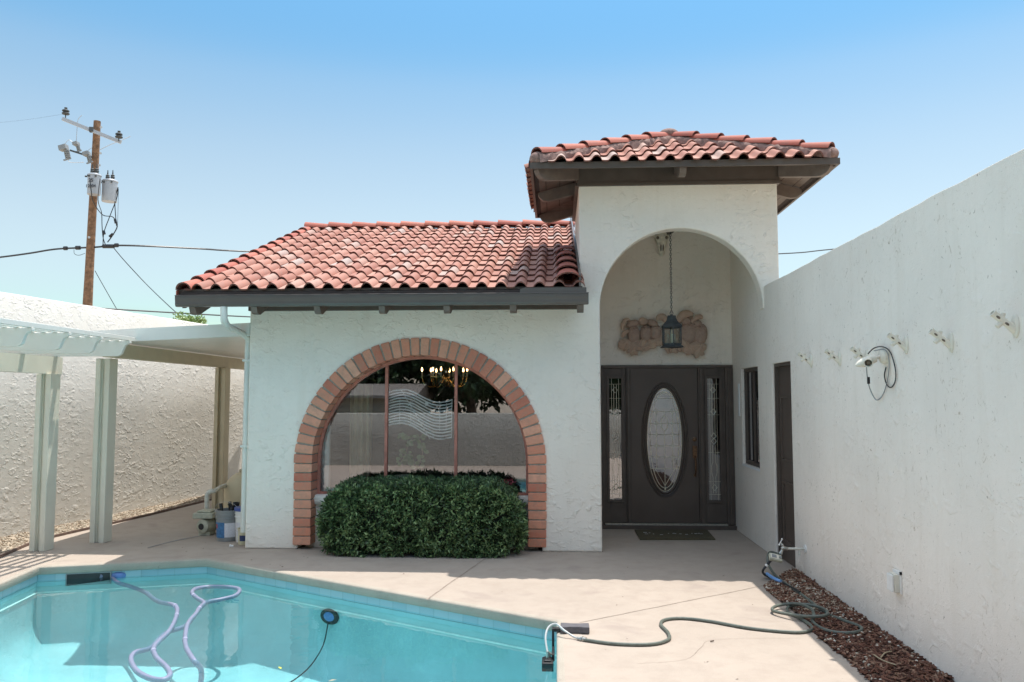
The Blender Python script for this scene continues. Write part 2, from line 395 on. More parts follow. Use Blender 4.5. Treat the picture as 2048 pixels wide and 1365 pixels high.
def spline(pts, n=8, closed=False):
    pts = [Vector(p) for p in pts]; out = []; k = len(pts)
    for i in range(k if closed else k-1):
        g = (lambda j: pts[j % k]) if closed else (lambda j: pts[max(0, min(k-1, j))])
        p0, p1, p2, p3 = g(i-1), g(i), g(i+1), g(i+2)
        for q in range(n):
            t = q/n
            out.append(.5*((2*p1)+(p2-p0)*t+(2*p0-5*p1+4*p2-p3)*t*t+(3*p1-p0-3*p2+p3)*t**3))
    if not closed: out.append(pts[-1])
    return out
def arc(cx, cz, r, a0, a1, n): return [(cx+r*math.cos(R(a0+(a1-a0)*i/n)), cz+r*math.sin(R(a0+(a1-a0)*i/n))) for i in range(n+1)]
XZ = lambda u, v, t: (u, t, v)      # profile in the facade plane, extruded in depth
YZ = lambda u, v, t: (t, u, v)      # profile in a side plane, extruded in X

# ================================================================== SETTING: deck, pool, ground
FY = 9.09                                    # facade plane
DY = 10.73                                   # door wall plane
SX = 2.37                                    # side wall plane
POOL = [(-4.62, 3.6), (-5.16, 7.22), (-5.29, 8.03), (-3.75, 8.50), (0.005, 6.31), (0.0, 1.35), (-2.9, 1.2)]
POOL = POOL[::-1]                            # counter-clockwise
def offset(poly, d):
    """positive d = outward, polygon counter-clockwise or clockwise handled"""
    n = len(poly); A = sum(poly[i][0]*poly[(i+1) % n][1]-poly[(i+1) % n][0]*poly[i][1] for i in range(n))
    sgn = 1 if A > 0 else -1; out = []
    for i in range(n):
        p0, p1, p2 = Vector(poly[i-1]), Vector(poly[i]), Vector(poly[(i+1) % n])
        e1, e2 = (p1-p0).normalized(), (p2-p1).normalized()
        n1, n2 = Vector((e1.y, -e1.x))*sgn, Vector((e2.y, -e2.x))*sgn
        b = (n1+n2); b = b/(b.dot(n1)) if b.length > 1e-6 else n1
        out.append(tuple(p1+b*d))
    return out
def roundc(poly, r, n=4):
    out = []
    k = len(poly)
    for i in range(k):
        p0, p1, p2 = Vector(poly[i-1]), Vector(poly[i]), Vector(poly[(i+1) % k])
        a = p1+(p0-p1).normalized()*r; b = p1+(p2-p1).normalized()*r
        for j in range(n+1):
            t = j/n; out.append(tuple(a*(1-t)**2+p1*2*t*(1-t)+b*t*t))
    return out
def sheet_with_hole(name, outer, hole, z, mat):
    bm = bmesh.new(); es = []
    for lp in (outer, hole):
        vs = [bm.verts.new((x, y, z)) for x, y in lp]
        es += [bm.edges.new((vs[i], vs[(i+1) % len(vs)])) for i in range(len(vs))]
    bmesh.ops.triangle_fill(bm, edges=es, use_beauty=True)
    for f in bm.faces:
        if f.normal.z < 0: f.normal_flip()
    me = bpy.data.meshes.new(name); bm.to_mesh(me); bm.free(); me.materials.append(M[mat])
    o = bpy.data.objects.new(name, me); COL.objects.link(o); WLOC[name] = Vector((0, 0, 0)); return o
YARD = [(-8.6, -1.75), (2.9, -1.75), (2.9, 16), (-7.0, 16)]
struct(sheet_with_hole('pool_deck', YARD, offset(POOL, .05), 0.0, 'deck'))
struct(sheet_with_hole('ground', [(-900, -900), (900, -900), (900, 1500), (-900, 1500)], offset(YARD, -.3), -.03, 'dirt'))
def sweep(name, prof, mats, a=None):
    """prof: (offset,z,mat) rings"""
    b = MB(); rings = [[(x, y, z) for x, y in offset(POOL, d)] for d, z, _ in prof]; n = len(POOL)
    for i in range(len(prof)-1):
        r0, r1 = rings[i], rings[i+1]
        for j in range(n):
            k = (j+1) % n; b.add([r0[j], r0[k], r1[k], r1[j]], [(0, 1, 2, 3)], prof[i][2])
    return b
b = sweep('c', [(.05, 0, 0), (.02, -.0005, 0), (.009, -.003, 0), (.002, -.010, 0), (0, -.02, 0), (0, -.078, 0), (.004, -.083, 0), (.012, -.087, 0), (.04, -.087, 0)], 0)
struct(b.build('pool_coping', 'coping', smooth=True, angle=60))
# shell below the waterline: plaster with a coved floor
prof = [(.026, -.165, 0), (.022, -.168, 0), (.022, -.275, 0), (.02, -.50, 0)]
for i in range(1, 8):
    t = R(90*i/7); prof.append((.02-.42*(1-math.cos(t)), -.50-.40*math.sin(t), 0))
b = sweep('s', prof, 0)
ins = offset(POOL, -.40); b.add([(x, y, -.90) for x, y in ins], [tuple(range(len(ins)))])
struct(b.build('pool_shell', 'plaster', smooth=True, angle=50))
b = MB(); pv = offset(POOL, .027); ti = offset(POOL, .024)
n = len(POOL)
for i in range(n):
    p, q = Vector((*ti[i], 0)), Vector((*ti[(i+1) % n], 0)); gp, gq = Vector((*pv[i], 0)), Vector((*pv[(i+1) % n], 0))
    b.add([gp+Vector((0, 0, -.088)), gq+Vector((0, 0, -.088)), gq+Vector((0, 0, -.164)), gp+Vector((0, 0, -.164))], [(0, 1, 2, 3)], 1)
    k = max(1, int((q-p).length/.153)); d = (q-p)/k
    for j in range(k):
        a0 = p+d*(j+.012); a1 = p+d*(j+.988); rnd = random.random()
        b.add([a0+Vector((0, 0, -.09)), a1+Vector((0, 0, -.09)), a1+Vector((0, 0, -.160)), a0+Vector((0, 0, -.160))], [(0, 1, 2, 3)], 0, rnd)
struct(b.build('waterline_tile', ['tileband', 'grout']))
b = sweep('t', [(.024, -.262, 0), (.010, -.266, 0), (.010, -.273, 0), (.026, -.276, 0)], 0)
struct(b.build('tile_trim', 'trim'))
b = MB(); wp = offset(POOL, .023); b.add([(x, y, -.148) for x, y in wp], [tuple(range(n))])
struct(b.build('pool_water', 'water'))
# control joints and hairline cracks in the deck
def strip_on(name, pts, wd, z=.003, mat='joint'):
    b = MB()
    for p, q in zip(pts[:-1], pts[1:]):
        p, q = Vector((p[0], p[1], z)), Vector((q[0], q[1], z)); d = (q-p).normalized(); s_ = Vector((d.y, -d.x, 0))*wd/2
        b.add([p-s_, p+s_, q+s_, q-s_], [(0, 1, 2, 3)])
    return struct(b.build(name, mat))
def wob(p, q, n, a):
    p, q = Vector(p[:2]), Vector(q[:2]); d = (q-p).normalized(); s_ = Vector((d.y, -d.x)); out = []
    for i in range(n+1): out.append(tuple(p.lerp(q, i/n)+s_*random.uniform(-a, a)))
    return out
strip_on('deck_joint', wob(G(977, 1113), G(853, 1200), 10, .004), .011)
strip_on('deck_joint', wob(G(1160, 1246), G(1527, 1172), 16, .003), .007)
strip_on('deck_joint', wob(G(500, 1104), G(380, 1116), 6, .004), .009)
strip_on('deck_crack', [tuple(q)[:2] for q in spline([G(1275, 1328), G(1370, 1320), G(1402, 1296), G(1432, 1280), G(1600, 1277)], 5)], .0022, .0028)

# mulch bed beside the side wall
random.seed(3)
B0 = G(1527, 1172); bed = [(B0.x, B0.y), (1.905, 5.0), (1.90, 1.0), (2.372, 1.0), (2.372, 8.17)]
def bed_x0(y): return 1.905 + .015*math.sin(y*5)
def bed_z(x, y):
    t = (x-1.9)/.47; return .004+.035*max(0, t)**1.3+.012*mnoise.noise(Vector((x*9, y*9, 0)))
b = MB(); ny, nx = 150, 14; idx = {}
vs, fs = [], []
for j in range(ny+1):
    y = 1.0+(8.15-1.0)*j/ny
    x0 = bed_x0(y) if y < B0.y else bed_x0(y)+(y-B0.y)/(8.16-B0.y)*(2.36-bed_x0(y))
    for i in range(nx+1):
        x = x0+(2.372-x0)*i/nx; vs.append((x, y, bed_z(x, y) if i else .001))
for j in range(ny):
    for i in range(nx): a = j*(nx+1)+i; fs.append((a, a+1, a+nx+2, a+nx+1))
b.add(vs, fs); struct(b.build('mulch_bed', 'soil', smooth=True))
def inside_bed(x, y):
    if not 1.2 < y < 8.13: return False
    x0 = bed_x0(y) if y < B0.y else bed_x0(y)+(y-B0.y)/(8.16-B0.y)*(2.36-bed_x0(y))
    return x0+.005 < x < 2.365
def rot3(): return Matrix.Rotation(random.uniform(0, 2*PI), 3, 'Z') @ Matrix.Rotation(random.gauss(0, .35), 3, 'X') @ Matrix.Rotation(random.gauss(0, .25), 3, 'Y')
b = MB(); k = 0
while k < 8500:
    y = 3.2+(8.13-3.2)*random.random()**1.0; x = random.uniform(1.88, 2.37)
    if not inside_bed(x, y): continue
    k += 1; m = rot3(); lx = random.uniform(.006, .034)*(1.35 if y < 6 else .9); ly = random.uniform(.004, .011); lz = random.uniform(.0015, .004)
    c = Vector((x, y, bed_z(x, y)+random.uniform(.002, .012)))
    ps = [c+m@Vector((sx_*lx*random.uniform(.7, 1.1), sy_*ly*random.uniform(.5, 1.1), sz_*lz)) for sz_ in (-1, 1) for sy_ in (-1, 1) for sx_ in (-1, 1)]
    a = random.random()**1.5*.85
    if y > 6.6: a = min(1, a+random.random()*.35)
    b.add(ps, [(0, 2, 3, 1), (4, 5, 7, 6), (0, 1, 5, 4), (2, 6, 7, 3), (0, 4, 6, 2), (1, 3, 7, 5)], 0, a)
tag(b.build('bark_mulch', 'chips'), 'reddish brown bark chip mulch in the bed along the right wall', 'mulch', kind='stuff')
def pebble(b, c, r, a):
    m = rot3(); q = [Vector((1, 0, 0)), Vector((-1, 0, 0)), Vector((0, 1, 0)), Vector((0, -1, 0)), Vector((0, 0, 1)), Vector((0, 0, -1))]
    rr = (r*random.uniform(.8, 1.3), r*random.uniform(.6, 1), r*random.uniform(.45, .8))
    pts = []
    for i in range(4):
        for j in range(6):
            t = PI*(i+.5)/4; p = 2*PI*(j+.5*(i % 2))/6
            pts.append(c+m@Vector((rr[0]*math.sin(t)*math.cos(p), rr[1]*math.sin(t)*math.sin(p), rr[2]*math.cos(t))))
    fs = [(i*6+j, (i+1)*6+j, (i+1)*6+(j+1) % 6, i*6+(j+1) % 6) for i in range(3) for j in range(6)]+[tuple(range(6))[::-1], tuple(range(18, 24))]
    b.add(pts, fs, 0, a)
b = MB(); k = 0
while k < 420:
    y = random.uniform(3.2, 7.6); x = random.uniform(1.9, 2.36)
    if not inside_bed(x, y): continue
    if mnoise.noise(Vector((x*4, y*3, 5))) < -.05: continue
    k += 1; pebble(b, Vector((x, y, bed_z(x, y)+.01)), random.uniform(.006, .014), random.uniform(.5, 1))
k = 0
while k < 1100:
    y = random.uniform(6.5, 8.0); x = random.uniform(1.9, 2.3)
    if not inside_bed(x, y): continue
    k += 1; pebble(b, Vector((x, y, bed_z(x, y)+.007)), random.uniform(.005, .011), random.uniform(0, .55))
tag(b.build('bed_gravel', 'pebbles'), 'pale pebbles scattered through the bark mulch by the right wall', 'gravel', kind='stuff')
for (pp, lab) in (((G(1748, 1324), G(1765, 1335), G(1792, 1345)), 'thin dry brown twig lying on the bark mulch'), ((G(1762, 1330), G(1771, 1320), G(1784, 1317)), 'short pale curved stem lying on the bark mulch')):
    b = MB(); b.tube(spline([p+Vector((0, 0, .045)) for p in pp], 5), .004, 5); tag(b.build('twig', 'dry', smooth=True, origin=pp[0]), lab, 'twig')

# gravel strip and edging at the foot of the left wall
def lwx(y): return -6.65+.148*(y-9.17)
EDGE = [(-5.86, 4.0), (-5.92, 7.2), (-5.99, 8.4), (-6.16, 9.1), (-6.2, 9.7), (-5.96, 11.5), (-5.80, 13.4), (-5.6, 15.9)]
def edge_x(y):
    for (x0, y0), (x1, y1) in zip(EDGE[:-1], EDGE[1:]):
        if y0 <= y <= y1: return x0+(x1-x0)*(y-y0)/(y1-y0)
    return EDGE[-1][0]
b = MB(); vs = []; fs = []
for j in range(121):
    y = 4+11.9*j/120
    for i in range(9):
        x = lwx(y)+(edge_x(y)-lwx(y))*i/8; vs.append((x, y, .006+.05*(1-i/8)+.012*mnoise.noise(Vector((x*8, y*8, 3))) if i < 8 else .004))
for j in range(120):
    for i in range(8): a = j*9+i; fs.append((a, a+1, a+10, a+9))
b.add(vs, fs); struct(b.build('gravel_bed', 'dirt', smooth=True))
b = MB()
for k in range(3800):
    y = 7.2+(15-7.2)*random.random()**1.4; x0, x1 = lwx(y), edge_x(y)-.02; x = random.uniform(x0, x1); t = (x-x0)/(x1-x0)
    pebble(b, Vector((x, y, .012+.05*(1-t))), random.uniform(.009, .02), random.random()*.65)
tag(b.build('border_gravel', 'pebbles'), 'pale gravel strip at the foot of the left stucco wall', 'gravel', kind='stuff')
b = MB()
for (x0, y0), (x1, y1) in zip(EDGE[:-1], EDGE[1:]): b.bar((x0, y0, .012), (x1, y1, .012), .022, .04)
tag(b.build('garden_edging', 'edging'), 'dark brown edging strip between the gravel and the concrete', 'edging')

# ================================================================== WALLS
def gridwall(axis, c0, c1, us, vs_, hole, jit=0):
    """wall in the (u,z) plane with rectangular holes; axis 'x': plane X=c, u=Y ; axis 'y': plane Y=c, u=X"""
    b = MB(); P = {}
    def vert(i, j, s):
        k = (i, j, s)
        if k not in P:
            u, z = us[i], vs_[j]
            if jit and j == len(vs_)-1: z += jit*mnoise.noise(Vector((u*2.3, 0, 1)))+jit*.5*mnoise.noise(Vector((u*9, 0, 2)))
            c = (c0, c1)[s]; P[k] = len(b.v); b.v.append((c, u, z) if axis == 'x' else (u, c, z))
        return P[k]
    ni, nj = len(us)-1, len(vs_)-1
    solid = lambda i, j: 0 <= i < ni and 0 <= j < nj and not hole((us[i]+us[i+1])/2, (vs_[j]+vs_[j+1])/2)
    for i in range(ni):
        for j in range(nj):
            if not solid(i, j): continue
            q = [(i, j), (i+1, j), (i+1, j+1), (i, j+1)]
            b.f.append(tuple(vert(*p, 0) for p in q)); b.f.append(tuple(vert(*p, 1) for p in q[::-1]))
            for (di, dj, a, c) in ((0, -1, 0, 1), (1, 0, 1, 2), (0, 1, 2, 3), (-1, 0, 3, 0)):
                if not solid(i+di, j+dj): b.f.append((vert(*q[a], 0), vert(*q[c], 0), vert(*q[c], 1), vert(*q[a], 1)))
    b.m = [0]*len(b.f); b.a = [.5]*len(b.f); return b
def lin(a, b_, n): return [a+(b_-a)*i/n for i in range(n+1)]
house = thing('house', (-.5, FY, 0), 'white stucco house with red clay tile roofs, tall arched entry tower and brick arched window', 'house')
# facade: one outline that holds both openings
WCX, WCZ, WRI, WRO = -1.551, .97, 1.242, 1.45
ECX, ECZ, ERR = 1.436, 2.745, .92
pl = [(-3.565, 0), (WCX-1.40, 0)] + [(WCX-1.40, WCZ)] + arc(WCX, WCZ, 1.40, 180, 0, 40)[1:-1] + [(WCX+1.40, WCZ), (WCX+1.40, 0)]
pl += [(ECX-ERR+.006, 0)] + arc(ECX, ECZ, ERR, 180, 0, 48) + [(SX+.004, ECZ-.02), (SX+.004, 0), (2.545, 0), (2.545, 4.25), (.285, 4.25), (.285, 2.93), (-3.565, 2.93)]
b = MB(); b.prism(pl, XZ, FY, FY+.19)
facade = b.build('wall', 'stucco', house, bevel=.018)
b = MB()
b.box(-3.565, -3.38, FY+.192, 14.8, 0, 2.95); b.build('wall', 'stucco', house)                         # left flank
b = MB(); b.box(.287, .50, FY+.192, 10.90, 0, 4.248); b.build('wall', 'stucco', house)                  # tower flank
b = MB(); b.box(.502, 2.545, DY+.05, 10.90, 2.165, 4.248); b.box(.502, .62, DY+.05, 10.9, 0, 2.163)
b.build('wall', 'stucco', house)                                                                        # entry back wall
b = MB(); b.box(SX+.003, 2.544, FY+.192, DY+.048, 2.93, 4.248); b.build('wall', 'stucco', house)
b = MB(); b.box(.502, SX+.002, FY+.194, DY+.048, 4.10, 4.2); b.build('ceiling', 'stucco', house)
# side wall with window and side door
us = sorted(set(lin(-1.6, 8.15, 60)+[8.15, 8.83]+lin(8.83, 9.45, 4)+[9.45, 10.28]+lin(10.28, 10.78, 3)))
vz = sorted(set(lin(0, .9, 4)+[.9]+lin(.9, 2.09, 5)+[2.095]+lin(2.095, 2.985, 4)))
hole = lambda u, z: (8.15 < u < 8.83 and z < 2.095) or (9.45 < u < 10.28 and .9 < z < 2.095)
b = gridwall('x', SX, SX+.17, us, vz, hole, .012)
sw = b.build('wall', 'stucco_side', house, bevel=.01); tag(sw, label='tall white stucco side wall with brown scuffs')
# side window
b = MB(); fy0, fy1, fz0, fz1 = 9.45, 10.28, .9, 2.095
for a0, a1, c0, c1 in ((fy0, fy1, fz0, fz0+.05), (fy0, fy1, fz1-.05, fz1), (fy0, fy0+.05, fz0+.05, fz1-.05), (fy1-.05, fy1, fz0+.05, fz1-.05)):
    b.box(SX+.035, SX+.09, a0+.001, a1-.001, c0+.001, c1-.001)
b.box(SX+.045, SX+.085, 9.84, 9.88, fz0+.05, fz1-.05)
swin = b.build('window', 'brown', house); swin['label'] = 'narrow dark framed side window in the entry'
b = MB(); b.box(SX+.062, SX+.066, fy0+.05, fy1-.05, fz0+.05, fz1-.05); b.build('pane', 'dark_glass', swin)
b = MB(); b.box(SX-.004, SX+.05, fy0-.02, fy1+.02, fz0-.028, fz0-.002); b.build('sill', 'white', swin)
# side door
b = MB(); b.box(SX+.06, SX+.1, 8.17, 8.80, .005, 2.075)
sd = b.build('door', 'door', house); sd['label'] = 'dark brown side door with a raised panel'
b = MB()
for a0, a1, c0, c1 in ((8.151, 8.185, .0, 2.093), (8.795, 8.829, .0, 2.093), (8.185, 8.795, 2.06, 2.093)): b.box(SX+.02, SX+.058, a0, a1, c0, c1)
b.build('door_frame', 'brown', sd)
b = MB()
for (c0, c1) in ((1.05, 1.75), (.2, .85)):
    for a0, a1, d0, d1 in ((8.26, 8.29, c0, c1), (8.68, 8.71, c0, c1), (8.29, 8.68, c0, c0+.03), (8.29, 8.68, c1-.03, c1)): b.box(SX+.045, SX+.0595, a0, a1, d0, d1)
b.build('panel_moulding', 'brown', sd)
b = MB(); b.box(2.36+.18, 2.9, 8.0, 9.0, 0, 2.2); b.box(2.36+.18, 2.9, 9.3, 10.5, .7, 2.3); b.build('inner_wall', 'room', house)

# brick arch: a ring of separate bricks with mortar between
b = MB(); y0, y1 = FY-.022, FY+.24
pitch = .1015
def brick(bm_, c, ux, uz, hw, hl, a):
    """c centre in XZ, ux along pitch, uz along brick length"""
    j = lambda s: random.uniform(-s, s)
    c = Vector((c[0], 0, c[1])); ux = Vector((ux[0], 0, ux[1])); uz = Vector((uz[0], 0, uz[1]))
    yf = y0+j(.004); vs = []
    for y in (yf, y1):
        for sx_, sz_ in ((-1, -1), (1, -1), (1, 1), (-1, 1)):
            taper = 1
            vs.append(c+ux*(sx_*(hw(sz_))+j(.0018))+uz*(sz_*hl+j(.003))+Vector((0, y, 0)))
    bm_.add(vs, [(0, 1, 2, 3), (7, 6, 5, 4), (0, 4, 5, 1), (1, 5, 6, 2), (2, 6, 7, 3), (3, 7, 4, 0)], 0, a)
rm = (WRI+WRO)/2; nb = 38
for i in range(nb):
    t = PI*(i+.5)/nb; d = (math.cos(t), math.sin(t)); tg = (-d[1], d[0])
    half = lambda s, : (PI/nb*(rm+s*.104)/2)-.0092-.002*s
    brick(b, (WCX+d[0]*rm, WCZ+d[1]*rm), tg, d, half, .1035+random.uniform(-.003, .004), random.random())
for sx_ in (-1, 1):
    k = 9; ph = (WCZ-.045)/k
    for i in range(k):
        brick(b, (WCX+sx_*rm+random.uniform(-.003, .003), .045+ph*(i+.5)), (0, 1), (1, 0), lambda s: ph/2-.0065, .1035, random.random())
arch = b.build('brick_arch', 'brick', house, bevel=.006)
b = MB()
ro, ri = arc(WCX, WCZ, WRO-.014, 180, 0, 60), arc(WCX, WCZ, WRI+.012, 0, 180, 60)
b.prism([(WCX-WRO+.014, .05)]+ro+[(WCX+WRO-.014, .05), (WCX+WRI+.012, .05)]+ri+[(WCX-WRI-.012, .05)], XZ, y0+.012, y1-.004)
b.build('mortar', 'mortar', arch)
# arched window: painted timber ring, two mullions, glass, stucco sill and apron below
GY = FY+.235
SILL = .60
b = MB()
for sx_ in (-1, 1): b.box(*sorted((WCX+sx_*WRI, WCX+sx_*(WRI-.03))), GY-.03, GY+.03, SILL+.002, WCZ)
ro, ri = arc(WCX, WCZ, WRI+.002, 180, 0, 50), arc(WCX, WCZ, WRI-.03, 0, 180, 50)
b.prism(ro+ri, XZ, GY-.03, GY+.03)
mx = [PY(773, 850, GY).x, PY(912, 850, GY).x]
for x in mx:
    h = WCZ+math.sqrt((WRI-.028)**2-(x-WCX)**2); b.box(x-.016, x+.016, GY-.028, GY+.026, SILL+.03, h)
b.box(WCX-WRI+.03, WCX+WRI-.03, GY-.028, GY+.026, SILL+.002, SILL+.028)
win = b.build('window', 'redwood', house); win['label'] = 'large arched picture window framed in red brick'
b = MB(); b.prism([(WCX-WRI+.03, SILL+.02)]+arc(WCX, WCZ, WRI-.028, 180, 0, 50)+[(WCX+WRI-.03, SILL+.02)], XZ, GY, GY+.006)
b.build('pane', 'window_glass', win)
b = MB(); b.box(WCX-WRI-.11, WCX+WRI+.11, GY-.13, GY+.12, SILL-.11, SILL)
b.build('sill', 'stucco', win, bevel=.035)
b = MB(); b.box(WCX-WRI-.11, WCX+WRI+.11, GY-.07, GY+.1, 0, SILL-.112); b.build('apron_wall', 'stucco', house)
# dim room behind the window
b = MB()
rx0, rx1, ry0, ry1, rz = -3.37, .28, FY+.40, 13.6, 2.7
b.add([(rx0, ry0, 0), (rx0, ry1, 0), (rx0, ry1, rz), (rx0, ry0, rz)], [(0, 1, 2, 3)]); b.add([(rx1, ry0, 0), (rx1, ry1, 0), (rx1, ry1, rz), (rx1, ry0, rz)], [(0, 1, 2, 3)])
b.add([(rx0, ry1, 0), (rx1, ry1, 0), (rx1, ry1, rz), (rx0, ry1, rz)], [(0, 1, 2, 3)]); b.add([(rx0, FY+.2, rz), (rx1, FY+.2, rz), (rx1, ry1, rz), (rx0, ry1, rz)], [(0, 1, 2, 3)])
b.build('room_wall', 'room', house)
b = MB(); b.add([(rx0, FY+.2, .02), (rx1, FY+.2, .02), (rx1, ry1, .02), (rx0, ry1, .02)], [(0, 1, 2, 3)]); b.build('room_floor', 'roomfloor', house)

# ------------------------------------------------------------------ front door set
fd = None
b = MB()
b.box(.622, 2.368, DY+.012, DY+.06, 2.125, 2.162)                       # head
for x0, x1 in ((.622, .655), (.950, 1.012), (1.905, 1.985), (2.262, 2.368)): b.box(x0, x1, DY+.006, DY+.07, .055, 2.124)
b.box(2.30, 2.335, DY-.012, DY+.005, .055, 2.124); b.box(.965, .997, DY-.014, DY+.005, .055, 2.124); b.box(1.925, 1.965, DY-.014, DY+.005, .055, 2.124)
dfr = b.build('door_frame', 'brown', house, bevel=.004)
b = MB(); b.box(.622, 2.368, DY-.05, DY+.07, .0, .05); b.build('threshold', 'brown', dfr)
b = MB(); b.box(.66, 2.26, DY-.02, DY+.02, .0505, .075); b.build('sill_plate', 'chrome', dfr)
b = MB()
OC, OA, OB = (1.457, 1.17), .237, .69
def ring2(a, bb, n=56): return [(OC[0]+a*math.cos(2*PI*i/n), OC[1]+bb*math.sin(2*PI*i/n)) for i in range(n)]
def plate_with_oval(b, x0, x1, z0, z1, y, oval):
    # front skin of the door around the oval light
    n = len(oval); out = []
    for (x, z) in oval:
        dx, dz = x-OC[0], z-OC[1]; t = min(((x1-OC[0])/dx if dx > 0 else (x0-OC[0])/dx) if abs(dx) > 1e-6 else 1e9, ((z1-OC[1])/dz if dz > 0 else (z0-OC[1])/dz) if abs(dz) > 1e-6 else 1e9)
        out.append((OC[0]+dx*t, OC[1]+dz*t))
    vs = [(x, y, z) for x, z in oval]+[(x, y, z) for x, z in out]
    b.add(vs, [(i, (i+1) % n, n+(i+1) % n, n+i) for i in range(n)])
    for cx, cz in ((x0, z0), (x1, z0), (x0, z1), (x1, z1)):
        i = min(range(n), key=lambda k: abs(out[k][0]-(x0 if cx == x0 else x1))*(1 if abs(out[k][1]-cz) > 1e-4 else 1)+abs(out[k][1]-cz)+0)
        # nearest neighbours on the two edges meeting in this corner
        ex = [k for k in range(n) if abs(out[k][0]-cx) < 1e-6]; ez = [k for k in range(n) if abs(out[k][1]-cz) < 1e-6]
        if ex and ez:
            k1 = min(ex, key=lambda k: abs(out[k][1]-cz)); k2 = min(ez, key=lambda k: abs(out[k][0]-cx))
            b.add([(out[k1][0], y, out[k1][1]), (cx, y, cz), (out[k2][0], y, out[k2][1])], [(0, 1, 2)])
plate_with_oval(b, 1.014, 1.90, .078, 2.122, DY+.03, ring2(OA, OB))
ov = ring2(OA, OB); n = len(ov)
b.add([(x, DY+.03, z) for x, z in ov]+[(x, DY+.07, z) for x, z in ov], [(i, (i+1) % n, n+(i+1) % n, n+i) for i in range(n)])
door = b.build('door', 'door', house); door['label'] = 'dark brown front door with an oval leaded glass light'
b = MB()
for off, r_ in ((.012, .016), (.045, .011), (.068, .008)):
    b.tube([(x, DY+.026, z) for x, z in ring2(OA+off, OB+off)], r_, 8, closed=True)
b.build('oval_moulding', 'door', door, smooth=True)
b = MB(); b.add([(x, DY+.045, z) for x, z in ring2(OA+.004, OB+.004)], [tuple(range(56))]); b.build('pane', 'door_glass', door)
b = MB(); yy = DY+.041
def came(b, pts, r_=.0038, closed=False): b.tube([(x, yy, z) for x, z in pts], r_, 5, closed=closed)
came(b, ring2(OA-.045, OB-.05, 48), closed=True); came(b, ring2(OA-.008, OB-.008, 48), .004, True)
ins_ = lambda z, m_=.0: (OA-m_)*math.sqrt(max(0, 1-((z-OC[1])/(OB-m_))**2))
for z in (1.72-.0, 1.54, 1.385, 1.235, 1.085, .94, .785):
    h = ins_(z, .01); came(b, [(OC[0]-h, z), (OC[0]+h, z)])
came(b, [(OC[0], .5), (OC[0], 1.29)]); came(b, [(OC[0], 1.48), (OC[0], 1.54)])
for s_ in (-1, 1):
    x = OC[0]+s_*.108
    came(b, [(x, .785), (x, 1.54)])
    for z in (1.54, 1.385, 1.235, 1.085, .94): came(b, [(x-.028, z), (x, z+.035), (x+.028, z), (x, z-.035)], .0045, True)
    for z in (1.385, 1.235, 1.085, .94):
        h = ins_(z, .01); came(b, [(OC[0]+s_*(h-.035), z), (OC[0]+s_*(h-.035), z+.09)])
    came(b, [(OC[0]+s_*.13, .785), (OC[0], .56)]); came(b, [(OC[0]+s_*.17, 1.72), (OC[0]+s_*.02, 1.80), (OC[0]-s_*.05, 1.74+.02)])
came(b, [(OC[0]+.045*math.cos(t), 1.385+.095*math.sin(t)) for t in lin(0, 2*PI*23/24, 23)], .0045, True)
b.tube([(OC[0], yy, .505), (OC[0], yy, .535)], .012, 8)
b.build('leading', 'glass_lead', door)
# handle set
b = MB(); hx = 1.85
b.lathe([(0, 0), (.03, .0), (.03, .012), (.012, .022), (0, .024)], (hx, DY+.03, 1.175), (0, -1, 0), 16)
b.box(hx-.028, hx+.028, DY+.012, DY+.03, .93, 1.09)
b.tube(spline([(hx, DY+.01, .95), (hx, DY-.035, .90), (hx, DY-.045, .82), (hx, DY-.03, .74), (hx, DY+.02, .70)], 5), .011, 8)
b.lathe([(0, 0), (.02, .0), (.02, .01), (0, .014)], (hx, DY+.03, .70), (0, -1, 0), 12)
b.build('handle', 'bronze', door, smooth=True)
# sidelights
for (x0, x1, lab) in ((.655, .950, 'left sidelight with clear bevelled glass'), (1.985, 2.262, 'right sidelight with clear bevelled glass')):
    gx0, gx1 = (.725, .888) if x0 < 1 else (2.028, 2.186); gz0, gz1 = .375, 1.985
    b = MB(); b.box(x0, gx0, DY+.035, DY+.06, .078, 2.122); b.box(gx1, x1, DY+.035, DY+.06, .078, 2.122); b.box(gx0, gx1, DY+.035, DY+.06, .078, gz0); b.box(gx0, gx1, DY+.035, DY+.06, gz1, 2.122)
    for a0, a1, c0, c1 in ((gx0-.035, gx0, gz0-.035, gz1+.035), (gx1, gx1+.035, gz0-.035, gz1+.035), (gx0, gx1, gz0-.035, gz0), (gx0, gx1, gz1, gz1+.035)): b.box(a0, a1, DY+.018, DY+.0345, c0, c1)
    s1 = b.build('sidelight', 'brown', house, bevel=.004); s1['label'] = lab
    b = MB(); b.add([(gx0, DY+.046, gz0), (gx1, DY+.046, gz0), (gx1, DY+.046, gz1), (gx0, DY+.046, gz1)], [(0, 1, 2, 3)]); b.build('pane', 'door_glass', s1)
    b = MB(); cx = (gx0+gx1)/2; yy = DY+.042
    for dx in (-.048, .048): came(b, [(cx+dx, gz0), (cx+dx, gz1)], .0022)
    for dx in (-.018, .018):
        came(b, [(cx+dx, gz0+.09), (cx+dx, gz0+.3), (cx+dx*1.9, gz0+.36), (cx+dx*1.9, gz0+.45), (cx+dx, gz0+.5), (cx+dx, 1.10)], .003)
        came(b, [(cx+dx, 1.22), (cx+dx, gz1-.08)], .003)
    for z in (gz0+.075, gz1-.075, .62, 1.0, 1.5, 1.72): came(b, [(gx0, z), (gx1, z)], .0022)
    for z in (1.83, 1.54, 1.22, 1.15, .54): came(b, [(cx-.034, z), (cx, z+.04), (cx+.034, z), (cx, z-.04)], .005, True)
    b.build('leading', 'glass_lead', s1)
